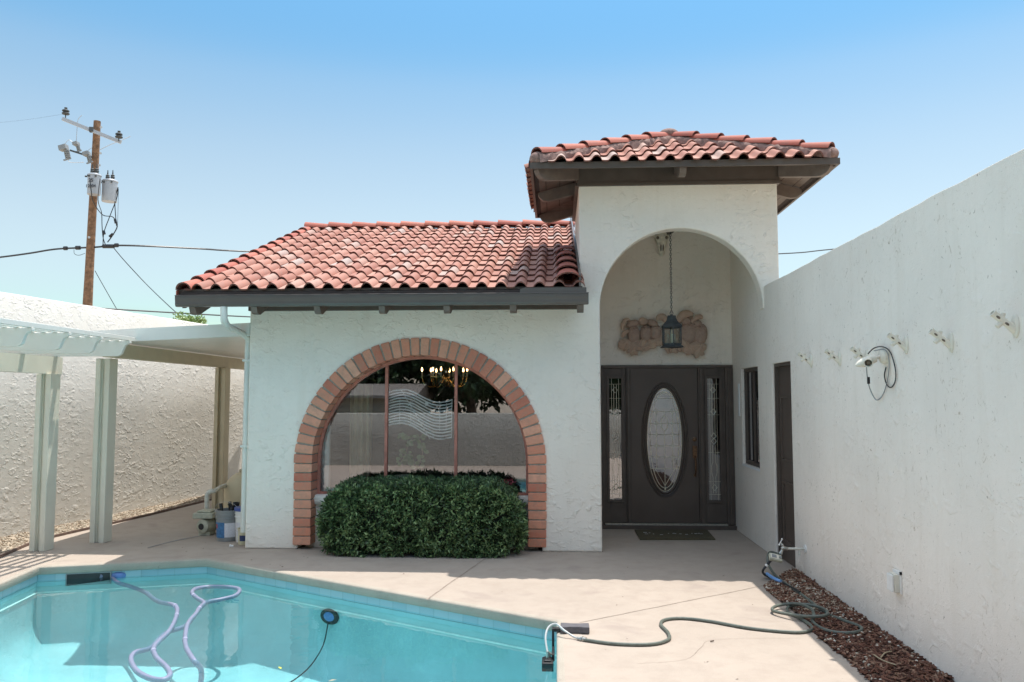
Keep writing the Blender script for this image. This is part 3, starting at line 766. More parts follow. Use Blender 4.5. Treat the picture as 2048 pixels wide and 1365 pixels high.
b = MB(); b.box(.56, 2.6, 10.92, 13, 0, .01); b.box(.56, 2.6, 12.9, 13, 0, 2.4); b.box(.56, .6, 10.92, 12.9, 0, 2.4); b.box(2.56, 2.6, 10.92, 12.9, 0, 2.4); b.box(.56, 2.6, 10.92, 12.9, 2.4, 2.42)
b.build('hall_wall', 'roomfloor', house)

# ================================================================== TILE ROOFS
def prof_tile(t):
    """height of the S tile across its width, t in 0..1"""
    if t < .40: return .004*abs(t-.2)/.2
    q = (t-.40)/.60; return .004+.058*math.sin(PI*q)**.72
def tile_field(b, O, U, V, W, H, acc, pu, pv, nu=13, jitter=.0):
    """O origin at eave, U along eave, V up the slope. acc(u,v) true keeps a face. mats: 0 face, 1 edge"""
    Nn = U.cross(V).normalized()
    if Nn.z < 0: Nn = -Nn
    nc = int(W/pu)+1; nr = int(H/pv)+1
    for r_ in range(nr):
        for c in range(nc):
            a = random.random()**1.15
            if a > .8: a = random.uniform(.8, 1) if random.random() < .75 else .4
            else: a *= .95
            u0 = c*pu; v0 = r_*pv+random.uniform(-.004, .004); v1 = v0+pv+.05
            du = random.uniform(-.004, .004); lift = .036+random.uniform(-.006, .006)
            if u0+pu > W+.03 or not acc(u0+pu*.5, v0+pv*.3): continue
            top0, top1, bot0 = [], [], []
            for k in range(nu+1):
                t = k/nu; uu = u0+t*pu*1.02+du; h = prof_tile(t)
                top0.append(O+U*uu+V*v0+Nn*(h+lift)); top1.append(O+U*uu+V*v1+Nn*(h*.97+.012)); bot0.append(O+U*uu+V*(v0+.001)+Nn*(h+lift-.016))
            m = nu+1
            for k in range(nu):
                b.add([top0[k], top0[k+1], top1[k+1], top1[k]], [(0, 1, 2, 3)], 0, a)
                b.add([bot0[k], bot0[k+1], top0[k+1], top0[k]], [(0, 1, 2, 3)], 1, a)
            # the tile's thickness along its right-hand edge
            b.add([top0[-1], bot0[-1], top1[-1]-Nn*.014, top1[-1]], [(0, 1, 2, 3)], 1, a)
def cap_row(b, p, q, up, rad=.092, ex=.34, hh=.075, flip=False, n=9, overlap=.05, wid=1.0, m=0, em=1):
    """overlapping half-round cap tiles from p (low) to q (high)"""
    p, q = Vector(p), Vector(q); d = q-p; Lh = d.length; d.normalize(); s_ = d.cross(up).normalized(); u = s_.cross(d)
    k = max(1, round(Lh/ex)); ex = Lh/k
    for i in range(k):
        a = random.random(); a0 = p+d*(ex*i); a1 = p+d*(ex*(i+1)+overlap)
        r0, r1 = rad*1.06, rad*.86; l0 = .026
        R0 = [a0+s_*(r0*wid*math.cos(PI*j/n))+u*(hh*1.1*math.sin(PI*j/n)+l0) for j in range(n+1)]
        R1 = [a1+s_*(r1*wid*math.cos(PI*j/n))+u*(hh*.9*math.sin(PI*j/n)) for j in range(n+1)]
        I0 = [a0+d*.001+s_*((r0-.016)*wid*math.cos(PI*j/n))+u*((hh*1.1-.016)*math.sin(PI*j/n)+l0) for j in range(n+1)]
        for j in range(n):
            b.add([R0[j], R0[j+1], R1[j+1], R1[j]], [(0, 1, 2, 3)], m, a)
            b.add([I0[j], I0[j+1], R0[j+1], R0[j]], [(0, 1, 2, 3)], em, a)
            # inner skin so the end reads as a hollow tile
            I1 = [a0+d*.08+s_*((r0-.02)*wid*math.cos(PI*jj/n))+u*((hh*1.1-.02)*math.sin(PI*jj/n)+l0-.004) for jj in (j, j+1)]
            b.add([I0[j], I0[j+1], I1[1], I1[0]], [(0, 1, 2, 3)], em, a)
random.seed(21)
# wing roof
EY, EZ = 8.50, 2.885; RY, RZ = 12.9, 4.50
xl, xr = -4.10, .285
V = Vector((0, RY-EY, RZ-EZ)); WL = V.length; V.normalize(); U = Vector((1, 0, 0)); NW = U.cross(V); NW = NW if NW.z > 0 else -NW
O = Vector((xl+.02, EY, EZ))
b = MB(); tile_field(b, O, U, V, xr-xl, WL-.02, lambda u, v: u < xr-xl and v < WL, .2095, WL/14.0)
roof = b.build('roof', ['terracotta', 'tile_edge'], house, smooth=True, angle=50); roof['label'] = 'low red clay tile roof over the arched window wing'
b = MB()
b.prism([(EY, EZ), (RY, RZ), (RY+4.3, EZ), (RY+4.3, EZ-.03), (RY, RZ-.035), (EY, EZ-.03)], YZ, xl, xr)
b.build('roof_deck', 'underlay', roof)
b = MB()
cap_row(b, (xl+.02, EY-.01, EZ+.0), (xl+.02, RY, RZ+.005), NW, .085, WL/13.0, .08)
b.prism([(EY-.012, EZ-.04), (EY-.012, EZ+.02), (RY, RZ+.01), (RY, RZ-.05)], YZ, xl-.068, xl-.055)
cap_row(b, (xl-.04, RY, RZ+.035), (xr, RY, RZ+.035), Vector((0, 0, 1)), .105, .385, .085)
b.build('rake_cap', ['cap', 'tile_edge'], roof, smooth=True, angle=50)
b = MB(); pe = O+V*.0+U*(xr-xl-.13)
cap_row(b, Vector((.15, EY+.0, EZ+.075)), Vector((.15, EY, EZ))+V*2.0+NW*.075, NW, .13, .36, .085, wid=1.05)
ec = b.build('edge_cap', ['cap', 'tile_edge'], roof, smooth=True, angle=50)
b = MB(); b.prism([(EY-.02, EZ+.03), (RY, RZ+.02), (RY, RZ+.22), (EY-.02, EZ+.16)], YZ, .262, .284); b.build('flashing', 'gutter', roof)
# gable end under the rake, verge board
b = MB(); b.prism([(EY+.05, EZ-.03), (RY, RZ-.04), (RY, RZ-.18), (EY+.05, EZ-.17)], YZ, xl-.02, xl+.02); b.build('verge_board', 'brown', roof)
b = MB(); b.prism([(FY+.19, 2.96), (RY, RZ-.05), (14.8, 3.3), (14.8, 2.96)], YZ, -3.56, -3.4); b.build('gable_wall', 'stucco', house)
# eave: fascia, gutter, rafter tails
GYF = 8.46
b = MB(); b.box(-4.155, .30, 8.535, 8.56, 2.74, 2.925); b.build('fascia', 'brown', house)
b = MB()
gp = [(8.53, 2.724), (8.475, 2.724), (8.462, 2.75), (8.462, 2.775), (8.455, 2.81), (8.455, 2.842), (8.461, 2.842), (8.463, 2.80), (8.53, 2.80)]
b.prism(gp, YZ, -4.163, .362)
b.prism([(8.448, 2.842), (8.452, 2.85), (8.465, 2.85), (8.467, 2.842)], YZ, -4.166, .365)
gut = b.build('gutter', 'gutter', house, bevel=.003)
b = MB(); x0 = PY(1040, 580, 8.5).x; b.prism([(x0, 2.85), (x0, 2.885), (x0+.04, 2.905), (.34, 2.905), (.34, 2.85)], XZ, 8.468, 8.474); b.build('splash_guard', 'gutter', gut)
rt = None
for px in (386, 509, 635, 764, 893.5, 1026, 1161):
    x = PY(px, 620, 8.53).x; b = MB()
    x = max(x, -4.06)
    b.prism([(8.565 if 0 else 8.50, 2.722), (8.53, 2.66), (8.56, 2.645), (8.62, 2.645), (9.085, 2.84), (9.085, 2.98), (8.62, 2.81), (8.562, 2.722)], YZ, x-.034, x+.034)
    b.build('rafter_tail', 'beam_brown', house)
b = MB(); b.box(-3.56, .28, 9.02, 9.085, 2.735, 2.92); b.build('frieze', 'brown', house)
b = MB(); b.prism([(8.56, 2.80), (9.1, 2.985), (9.1, 2.96), (8.56, 2.775)], YZ, xl+.02, .284); b.build('soffit', 'beam_brown', house)

# tower hip roof
TX0, TX1, TY0, TY1, TZ = -.265, 3.07, 8.56, 10.97, 4.285
AX, AY, AZ = (TX0+TX1)/2+.02, (TY0+TY1)/2, 4.875
A = Vector((AX, AY, AZ)); cor = [Vector((TX0, TY0, TZ)), Vector((TX1, TY0, TZ)), Vector((TX1, TY1, TZ)), Vector((TX0, TY1, TZ))]
b = MB()
for i in range(4):
    p, q = cor[i], cor[(i+1) % 4]; U = (q-p).normalized(); W = (q-p).length
    foot = p+U*((A-p).dot(U)); V = (A-foot); H = V.length; V.normalize(); au = (A-p).dot(U)
    def acc(u, v, W=W, H=H, au=au):
        t = v/H; return au*t+.05 < u < W-(W-au)*t-.05 and v < H-.06
    e_ = .045; pu = W/round(W/.197)
    tile_field(b, p-V*e_+U*0, U, V, W-.02, H, acc, pu, .335, nu=12)
troof = b.build('roof', ['terracotta', 'tile_edge'], house, smooth=True, angle=50); troof['label'] = 'small hipped red clay tile roof on top of the entry tower'
b = MB()
for i in range(4):
    p, q = cor[i], cor[(i+1) % 4]; b.add([p, q, A], [(0, 1, 2)])
    dz = Vector((0, 0, -.03)); b.add([p+dz, q+dz, A+dz*2], [(0, 1, 2)])
b.build('roof_deck', 'underlay', troof)
b = MB()
for i in range(4):
    p = cor[i]; d = (A-p).normalized(); nn = Vector((0, 0, 1))
    cap_row(b, p+d*.10+Vector((0, 0, .062)), A-d*.05+Vector((0, 0, .072)), nn, .105, .355, .08)
b.build('hip_cap', ['cap', 'tile_edge'], troof, smooth=True, angle=50)
b = MB()
b.ball(A+Vector((0, 0, .11)), (.13, .13, .075), 14, 8)
for i in range(4): 
    d = (A-cor[i]).normalized(); b.ball(cor[i]+d*.11+Vector((0, 0, .045)), (.095, .095, .075), 14, 8)
for i in range(4):   # ragged mortar bed along both sides of the hip caps
    p = cor[i]; d = (A-p); Lh = d.length; d.normalize(); s_ = d.cross(Vector((0, 0, 1))).normalized()
    for sg in (-1, 1):
        K = 46; rows = []
        for k in range(K+1):
            c = p+d*(.06+(Lh-.12)*k/K); rg = random.uniform
            rows.append([c+s_*(sg*.07)+Vector((0, 0, .10)), c+s_*(sg*(.102+rg(-.004, .01)))+Vector((0, 0, .068+rg(-.014, .012))), c+s_*(sg*(.118+rg(-.014, .016)))+Vector((0, 0, .035+rg(-.015, .01))), c+s_*(sg*.12)+Vector((0, 0, -.02))])
        for r0, r1 in zip(rows[:-1], rows[1:]):
            b.add(r0+r1, [(j, j+1, 5+j, 4+j) for j in range(3)])
b.build('mortar', 'mortar_cap', troof, smooth=True)
# fascia ring, soffit boards, trim
b = MB(); f0, f1 = 4.232, 4.30
b.box(TX0, TX1, TY0, TY0+.03, f0, f1); b.box(TX0, TX1, TY1-.03, TY1, f0, f1); b.box(TX0, TX0+.03, TY0+.0302, TY1-.0302, f0, f1); b.box(TX1-.03, TX1, TY0+.0302, TY1-.0302, f0, f1)
b.build('fascia', 'brown', troof)
b = MB()
def soff(p, q, A_, k=6):
    pass
for i in range(4):
    p, q = cor[i].copy(), cor[(i+1) % 4].copy(); p.z = q.z = 4.262; ap = Vector((AX, AY, 4.262+.42))
    K = 9
    for k in range(K):   # boards parallel to the eave, narrow gaps
        t0, t1 = k/K*.9, (k+.96)/K*.9
        b.add([p.lerp(ap, t0), q.lerp(ap, t0), q.lerp(ap, t1), p.lerp(ap, t1)], [(0, 1, 2, 3)])
b.build('soffit', 'beam_brown', troof)
b = MB(); t0, t1 = 4.165, 4.205
b.box(.262, 2.568, FY-.025, FY-.002, t0, 4.43); b.box(.262, 2.568, 10.902, 10.92, t0, 4.25); b.box(.262, .2835, FY-.0018, 10.90, t0, 4.38); b.box(2.547, 2.568, FY-.0018, 10.90, t0, 4.38)
b.box(.25, 2.58, FY-.04, FY-.0255, 4.165, 4.2); b.box(.245, .2615, FY-.04, 10.9, 4.165, 4.2)
b.build('frieze', 'brown', troof)
def bracket(p, q, wd=.07, rise=.125):
    """eave rafter with a rounded outer end: p at the wall, q outer tip (x,y)"""
    p, q = Vector((*p, 0)), Vector((*q, 0)); d = (q-p); Lb = d.length; d.normalize(); s_ = Vector((d.y, -d.x, 0))
    zt = lambda u: 4.258+rise*(1-u/Lb)
    prof = [(0, zt(0)-.15), (Lb-.20, zt(Lb-.20)-.15), (Lb-.13, zt(Lb-.13)-.145), (Lb-.07, zt(Lb-.07)-.12), (Lb-.03, zt(Lb-.03)-.08), (Lb-.008, zt(Lb)-.035), (Lb, zt(Lb)), (0, zt(0))]
    b = MB(); b.prism(prof, lambda u, v, t: tuple(p+d*u+s_*t+Vector((0, 0, v))), -wd/2, wd/2)
    return b.build('eave_rafter', 'beam_brown', troof, bevel=.004)
o_ = .06
bracket((.26, FY-.03), (TX0+o_, TY0+o_)); bracket((2.57, FY-.03), (TX1-o_, TY0+o_))
bracket((.26, 9.72), (TX0+o_, 9.72)); bracket((2.57, 9.72), (TX1-o_, 9.72))
bracket((.26, 10.86), (TX0+o_, 10.92)); bracket((2.57, 10.86), (TX1-o_, 10.92))
bracket((1.41, FY-.03), (1.41, TY0+o_), .075, .17)

# downspout
b = MB(); p0 = PY(448, 611.5, 8.505); p0.z = 2.722; pts = [p0, PY(448, 628, 8.505), PY(449, 642, 8.52), PY(456, 653, 8.62), PY(474, 662, 8.88), PY(486, 669, 9.08)]
e1 = Vector((-3.615, 9.18, PY(488, 676, 9.18).z)); pts += [e1+Vector((0, 0, -.02)), e1+Vector((0, 0, -.12))]
path = spline(pts, 6); path += [Vector((-3.615, 9.18, z)) for z in (2.1, 1.6, 1.0, .5, .17)]
b.tube(path, .037, 12)
for k in range(6):     # elbow corrugations
    p = path[11+k]; q = path[12+k]; b.tube([p, p.lerp(q, .45)], .0405, 12)
ds = b.build('downspout', 'downspout', house, smooth=True, angle=50); ds['label'] = 'pale round downspout running down the left corner'
for z in (2.15, 1.15):
    b = MB(); b.box(-3.66, -3.563, 9.13, 9.235, z, z+.025); b.build('strap', 'downspout', ds)

# ================================================================== LEFT BOUNDARY WALL AND BACK WALL
def slab_wall(name, mat, p, q, h, th, label, n=60):
    p, q = Vector((*p, 0)), Vector((*q, 0)); d = (q-p); Lw = d.length; d.normalize(); s_ = Vector((d.y, -d.x, 0)); b = MB()
    vs = []; fs = []
    for i in range(n+1):
        c = p+d*(Lw*i/n); hz = h+.012*mnoise.noise(Vector((i*.9, 3, 0)))
        for z in (0, hz*.5, hz-.02): vs.append(c+Vector((0, 0, z)))
        vs.append(c-s_*.02+Vector((0, 0, hz))); vs.append(c-s_*(th-.02)+Vector((0, 0, hz)))
        for z in (hz-.02, 0): vs.append(c-s_*th+Vector((0, 0, z)))
    for i in range(n):
        for j in range(6): a = i*7+j; fs.append((a, a+1, a+8, a+7))
    fs += [tuple(range(7)), tuple(n*7+j for j in range(7))]
    b.add(vs, fs); o = b.build(name, mat, smooth=True, angle=55, origin=p); return tag(o, label, 'wall')
slab_wall('boundary_wall', 'stucco_rough', (lwx(-1.7), -1.7), (lwx(16), 16), 3.0, .2, 'tall rough troweled stucco boundary wall behind the pergola on the left')
slab_wall('garden_wall', 'stucco_back', (2.36, -1.7), (-8.2, -1.7), 1.34, .2, 'low grey stucco wall mirrored across the middle of the arched window')

# ================================================================== PATIO COVER AND PERGOLA
pc = thing('patio_cover', (-4.6, 9.1, 0), 'cream metal patio cover with a flat solid roof between left wall and house', 'patio cover')
def zc(x): return 2.391+(x+4.98)*.042
b = MB(); xa, xb = -5.56, -3.568
b.add([(xa, 9.1, zc(xa)), (xb, 9.1, zc(xb)), (xb, 9.1, zc(xb)+.152), (xa, 9.1, zc(xa)+.147), (xa, 9.14, zc(xa)), (xb, 9.14, zc(xb)), (xb, 9.14, zc(xb)+.152), (xa, 9.14, zc(xa)+.147)], [(0, 1, 2, 3), (4, 7, 6, 5), (0, 4, 5, 1), (3, 2, 6, 7), (0, 3, 7, 4), (1, 5, 6, 2)])
b.build('fascia', 'alu_w', pc)
b = MB(); b.prism([(xa, zc(xa)+.02), (xb, zc(xb)+.02), (xb, zc(xb)+.10), (xa, zc(xa)+.10)], XZ, 9.142, 14.9); b.build('roof_panel', 'alu_w', pc)
b = MB(); b.box(-5.31, -5.232, 9.06, 14.5, 2.203, 2.375); b.build('beam', 'tan', pc, bevel=.004)
def post(parent, x, y, h, mat, w_=.06, dpt=.18, mid=.055, base=True):
    b = MB(); t = w_*2+mid
    b.box(x-t/2, x-t/2+w_, y-dpt/2, y+dpt/2, 0, h); b.box(x+t/2-w_, x+t/2, y-dpt/2, y+dpt/2, 0, h)
    b.box(x-mid/2-.001, x-mid/2+.012, y-dpt/2+.035, y+dpt/2-.035, 0, h-.002); b.box(x-mid/2+.012, x+mid/2+.001, y-dpt/2+.045, y+dpt/2-.045, 0, h-.002)
    return b.build('post', mat, parent, bevel=.005)
post(pc, -5.265, 12.36, 2.2025, 'tan'); post(pc, -5.46, 9.42, 2.2025, 'alu')
pg = thing('pergola', (-6, 8, 0), 'white metal pergola with scalloped rafter ends and slatted top at the left edge', 'pergola')
post(pg, -5.835, 8.88, 2.0, 'alu'); post(pg, -5.74, 4.9, 2.0, 'alu')
b = MB(); b.box(-5.86, -5.80, 4.5, 9.08, 2.0, 2.205); b.build('beam', 'alu', pg, bevel=.004)
for k in range(9):
    y = 8.96-.577*k; b = MB(); xt = -4.92
    tail = [(xt, 2.385), (xt, 2.357), (xt-.028, 2.347), (xt-.06, 2.323), (xt-.08, 2.277), (xt-.095, 2.235), (xt-.13, 2.211), (xt-.17, 2.206)]
    x0 = -6.15
    b.prism([(x0, 2.206), (x0, 2.385)]+tail, XZ, y-.022, y+.022); b.build('rafter', 'alu_w', pg, bevel=.003)
for k in range(10):
    x = -4.95-.12*k; b = MB(); b.box(x-.024, x+.024, 4.2, 9.07, 2.3865, 2.434); b.build('slat', 'alu_w', pg, bevel=.003)

# ================================================================== PLANTS
def leaves(b, pts, size, wid, droop=.0, fold=.25, vary=lambda p: random.random(), n_out=None):
    for p, nrm in pts:
        d = (nrm*random.uniform(.3, 1.1)+Vector((random.gauss(0, .6), random.gauss(0, .6), random.gauss(0, .6)-droop))).normalized()
        s_ = d.cross(Vector((random.gauss(0, 1), random.gauss(0, 1), random.gauss(0, 1)))).normalized(); u = s_.cross(d)
        l = size*random.uniform(.65, 1.25); w_ = wid*random.uniform(.7, 1.2)
        c = p; t = p+d*l; m_ = p+d*(l*.45)+u*(l*.06)
        b.add([c, m_+s_*w_+u*(w_*fold), t, m_-s_*w_+u*(w_*fold)], [(0, 1, 2), (0, 2, 3)], 0, vary(p))
random.seed(11)
bs = thing('hedge', (-1.48, 9.0, 0), 'dark green clipped boxy hedge in front of the arched window', 'shrub')
hx, hy, hz_, hc = 1.14, .34, .405, Vector((-1.485, 9.0, .375))
def hull(th, ph, e=.42):
    """superellipsoid point and rough normal"""
    sg = lambda v, k: math.copysign(abs(v)**k, v)
    x = sg(math.cos(ph), e)*sg(math.cos(th), e); y = sg(math.cos(ph), e)*sg(math.sin(th), e); z = sg(math.sin(ph), e)
    return Vector((x, y, z))
def hs(q):
    n_ = mnoise.noise(q*2.6)*.05+mnoise.noise(q*7)*.03
    return n_
b = MB(); b.cm = 0
cand = []
while len(cand) < 17000:
    # sample on faces of the rounded box
    d = Vector((random.gauss(0, 1), random.gauss(0, 1), random.gauss(0, 1)))
    f = random.random()
    if f < .55: d = Vector((random.uniform(-1, 1), -1, random.uniform(-1, 1)))
    elif f < .8: d = Vector((random.uniform(-1, 1), random.uniform(-1, 1), 1))
    elif f < .97: d = Vector((random.choice((-1, 1)), random.uniform(-1, 1), random.uniform(-1, 1)))
    k = 7.0; nrm_ = (abs(d.x)**k+abs(d.y)**k+abs(d.z)**k)**(1/k); s_ = d/nrm_
    # rounder shoulders at the ends, wider toward the middle
    p = Vector((s_.x*hx, s_.y*hy, s_.z*hz_))
    ex = max(0, abs(s_.x)-.6)/.4; p.z -= (.20*ex**2.2 if p.z > 0 else -.02*ex); p.y *= 1-.16*ex**2
    g = Vector((abs(s_.x)**(k-1)*math.copysign(1, s_.x)/hx, abs(s_.y)**(k-1)*math.copysign(1, s_.y)/hy, abs(s_.z)**(k-1)*math.copysign(1, s_.z)/hz_)).normalized()
    w3 = hc+p
    dd = mnoise.noise(w3*3.2)*.04+mnoise.noise(w3*9)*.04
    w3 = w3+g*(dd-random.random()**1.6*.07)
    hl = mnoise.noise(w3*5.3+Vector((9, 2, 4)))
    if hl > .28: w3 = w3-g*min(.10, (hl-.28)*.8)
    if w3.y > FY+.20 or w3.z < .015: continue
    if w3.y > FY-.02 and not (WCX-1.22 < w3.x < WCX+1.22): continue
    cand.append((w3, g))
leaves(b, cand, .054, .012, vary=lambda p: min(1, max(0, .5+.5*mnoise.noise(p*6)+random.gauss(0, .28))))
# sprigs standing proud of the clipped top
for k in range(330):
    x = random.uniform(-1.05, 1.05); back = random.random() < .6
    y = random.uniform(.05, .24) if back else random.uniform(-.3, .1)
    p0 = hc+Vector((x, y, hz_-.20*max(0, (abs(x)/hx-.6)/.4)**2.2)); h_ = random.uniform(.01, .05)
    dr = Vector((random.gauss(0, .3), random.gauss(0, .3), 1)).normalized()
    pts_ = [(p0+dr*(h_*t), Vector((random.gauss(0, 1), random.gauss(0, 1), .5)).normalized()) for t in (0, .3, .5, .7, .9, 1) for _ in range(2)]
    leaves(b, pts_, .034, .007, vary=lambda p: min(1, max(0, random.gauss(.35, .2))))
for k in range(150):    # stray shoots on the clipped face
    p0 = hc+Vector((random.uniform(-.95, .95), -hy+.01, random.uniform(-.3, .36))); dr = Vector((random.gauss(0, .5), -1, random.gauss(.5, .4))).normalized(); h_ = random.uniform(.02, .055)
    pts_ = [(p0+dr*(h_*t), Vector((random.gauss(0, 1), random.gauss(-.6, .6), random.gauss(.3, 1))).normalized()) for t in (.2, .5, .8, 1) for _ in range(2)]
    leaves(b, pts_, .045, .009, vary=lambda p: min(1, max(0, random.gauss(.75, .2))))
b.build('foliage', 'hedge', bs)
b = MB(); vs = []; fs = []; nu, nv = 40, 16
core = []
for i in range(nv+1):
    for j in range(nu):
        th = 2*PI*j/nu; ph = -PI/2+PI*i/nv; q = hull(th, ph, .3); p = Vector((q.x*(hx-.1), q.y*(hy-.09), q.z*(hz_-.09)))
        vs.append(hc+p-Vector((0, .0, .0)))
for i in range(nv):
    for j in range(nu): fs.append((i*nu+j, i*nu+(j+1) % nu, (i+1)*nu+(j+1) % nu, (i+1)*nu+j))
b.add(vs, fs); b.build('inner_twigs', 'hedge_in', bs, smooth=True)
for k in range(9):
    b = MB(); p = Vector((-2.4+.23*k, random.uniform(8.85, 9.05), 0)); b.tube([p, p+Vector((random.gauss(0, .03), random.gauss(0, .02), .25))], .012, 6); b.build('stem', 'bark', bs)
b = MB(); cen = PY(1012, 966, 9.15)
leaves(b, [(cen+Vector((random.gauss(0, .05), random.gauss(0, .02), random.gauss(0, .02))), Vector((0, 0, 1))) for _ in range(60)], .035, .009)
M['red_leaf'] = foliage('red new leaves', (.16, .02, .03), (.26, .03, .05), (.35, .06, .08)); b.build('red_foliage', 'red_leaf', bs)

def tree(name, base, h, crown_r, cz, mat, nleaf, leaf, label, group=None, seed=1, droop=0):
    random.seed(seed); base = Vector(base)
    t = thing(name, base, label, 'tree', group); b = MB()
    top = base+Vector((random.uniform(-.3, .3), random.uniform(-.3, .3), cz))
    b.tube(spline([base, base.lerp(top, .4)+Vector((.1, .05, 0)), top], 5), [max(.03, .05*h*(1-i/11)) for i in range(11)], 8)
    cl = []
    for k in range(16):
        d = Vector((random.gauss(0, 1), random.gauss(0, 1), random.gauss(0, .8))).normalized()
        c = top+Vector((d.x*crown_r, d.y*crown_r, d.z*crown_r*.75))*random.uniform(.35, .95); s0 = base.lerp(top, random.uniform(.5, .95))
        b.tube(spline([s0, s0.lerp(c, .5)+Vector((0, 0, .15*crown_r)), c], 4), [max(.012, .018*h*(1-i/9)) for i in range(9)], 6); cl.append((c, crown_r*random.uniform(.25, .48)))
    b.build('trunk', 'bark', t, smooth=True)
    b = MB(); pts = []
    for k in range(nleaf):
        c, r_ = random.choice(cl); d = Vector((random.gauss(0, 1), random.gauss(0, 1), random.gauss(0, .8))).normalized(); pts.append((c+d*r_*random.random()**.4, d))
    leaves(b, pts, leaf, leaf*.28, droop=droop, vary=lambda p: min(1, max(0, .5+.6*mnoise.noise(p*(1.5/crown_r*2))+random.gauss(0, .15))))
    b.build('crown', mat, t)
    return t
c_ = PY(397, 660, 24); tree('tree', (c_.x, 24, 0), 4.1, .55, 3.86, 'palo', 2600, .085, 'feathery pale green treetop showing over the patio cover', seed=4)
# what the window mirrors: dark trees and a shed beyond the low back wall
for i, (x, y, h, r_) in enumerate(((-11.0, -7.5, 7.0, 3.0), (-6.6, -9.0, 7, 3.0), (-2.6, -6.2, 6, 2.4), (1.2, -5.8, 6, 2.4), (5.2, -6.8, 7, 2.9), (3.2, -4.6, 5.5, 2.1))):
    labs = ['dark evergreen tree beyond the low wall, mirrored at the far left of the arched window', 'dark evergreen tree behind the shed, mirrored above its roof in the arched window', 'tall dark evergreen tree mirrored behind the chandelier in the arched window', 'dark evergreen tree mirrored in the right side of the arched window', 'dark evergreen tree beyond the low wall, mirrored in the oval glass of the front door', 'dark bushy tree close behind the low wall, mirrored right of the window chandelier']
    tree('evergreen_tree', (x, y, 0), h, r_, 3.1, 'tree', 9000, .30, labs[i], 'dark trees mirrored in the window', seed=30+i)
sh = thing('shed', (-6.4, -4.6, 0), 'tan sided shed with low grey roof mirrored in the left of the arched window', 'shed')
b = MB(); b.box(-9, -3.9, -6.2, -3.4, 0, 1.78)
b.build('wall', 'siding', sh)
b = MB()
for k in range(12): b.box(-8.99, -3.91, -3.398, -3.385, .1+.14*k, .225+.14*k)
b.build('siding', 'siding', sh)
b = MB(); b.prism([(-6.5, 1.72), (-3.15, 1.72), (-3.15, 1.80), (-4.8, 2.15), (-6.5, 1.80)], YZ, -9.2, -3.8); b.build('roof', 'shingle', sh)

# ================================================================== ENTRY OBJECTS
random.seed(5)
# doormat
m0, m1 = G(1269, 1062.5), G(1431, 1081)
x0, x1, ya, yb = 1.045, 2.045, 10.10, 10.62
mt = thing('doormat', (1.5, 10.4, 0), 'olive brown doormat with faded white lettering before the front door', 'doormat')
q = [G(1280, 1081), G(1431, 1081), G(1414, 1062), G(1269, 1062)]
b = MB(); b.add([(p.x, min(p.y, 10.66), .004) for p in q]+[(p.x, min(p.y, 10.66), .016) for p in q], [(0, 3, 2, 1), (4, 5, 6, 7), (0, 1, 5, 4), (1, 2, 6, 5), (2, 3, 7, 6), (3, 0, 4, 7)]); b.build('mat', 'mat', mt)
def on_mat(px, py): p = G(px, py); return Vector((p.x, min(p.y, 10.66), .0175))
for (xa_, ya_, l, w_, an) in ((1290, 1068, .05, .03, 0), (1293, 1071, .045, .02, 0), (1299, 1069, .02, .03, .5), (1307, 1071, .015, .03, .2), (1323, 1072.5, .045, .025, 0), (1337, 1070, .015, .03, 0), (1347, 1070, .04, .02, .6), (1351, 1070.5, .02, .03, -.5), (1361, 1071, .03, .03, .8), (1373, 1072, .04, .025, 0), (1384, 1070, .014, .03, 0), (1392, 1070.5, .045, .03, .3), (1398, 1070, .02, .035, -.4), (1403, 1071, .04, .02, .1)):
    c = on_mat(xa_, ya_); ca, sa = math.cos(an), math.sin(an); h = (l/2, w_/2)
    b = MB(); b.add([c+Vector((ca*i*h[0]-sa*j*h[1], (sa*i*h[0]+ca*j*h[1]), 0)) for i, j in ((-1, -1), (1, -1), (.8, 1), (-.8, 1))], [(0, 1, 2, 3)]); b.build('letter', 'label_white', mt)
# pendant lantern
LX, LY = 1.446, 9.9
ln = thing('pendant_lantern', (LX, LY, 2.34), 'black iron lantern hanging on a chain in the entry arch', 'lantern')
b = MB(); z = 4.10; k = 0
while z > 2.79:
    ax = k % 2; pts = []
    for j in range(10):
        t = 2*PI*j/10; u, v = .011*math.cos(t), .019*math.sin(t); pts.append((LX+(u if ax else 0), LY+(0 if ax else u), z-.019+v))
    b.tube(pts, .0035, 5, closed=True); z -= .030; k += 1
b.tube([(LX+.02*math.cos(2*PI*j/12), LY, 2.772+.02*math.sin(2*PI*j/12)) for j in range(12)], .004, 6, closed=True)
b.build('chain', 'iron', ln, smooth=True)
def hexa(r, z, n=6, o=PI/6): return [(LX+r*math.cos(o+2*PI*j/n), LY+r*math.sin(o+2*PI*j/n), z) for j in range(n)]
b = MB(); rings = [hexa(.055, 2.742), hexa(.062, 2.70), hexa(.075, 2.675), hexa(.128, 2.625), hexa(.136, 2.61), hexa(.136, 2.60)]
for r0, r1 in zip(rings[:-1], rings[1:]): b.add(r0+r1, [(j, (j+1) % 6, 6+(j+1) % 6, 6+j) for j in range(6)])
b.add(rings[0], [tuple(range(6))]); b.lathe([(0, .0), (.02, 0), (.015, .012), (0, .02)], (LX, LY, 2.742)); b.build('cap', 'iron', ln)
b = MB(); cr = .120; z0, z1 = 2.385, 2.60
for j in range(6):
    a0 = Vector(hexa(cr, 0)[j]); a1 = Vector(hexa(cr, 0)[(j+1) % 6])
    b.bar((a0.x, a0.y, z0), (a0.x, a0.y, z1), .012, .012)
    for zz in (z0+.006, z1-.006): b.bar((a0.x, a0.y, zz), (a1.x, a1.y, zz), .012, .012)
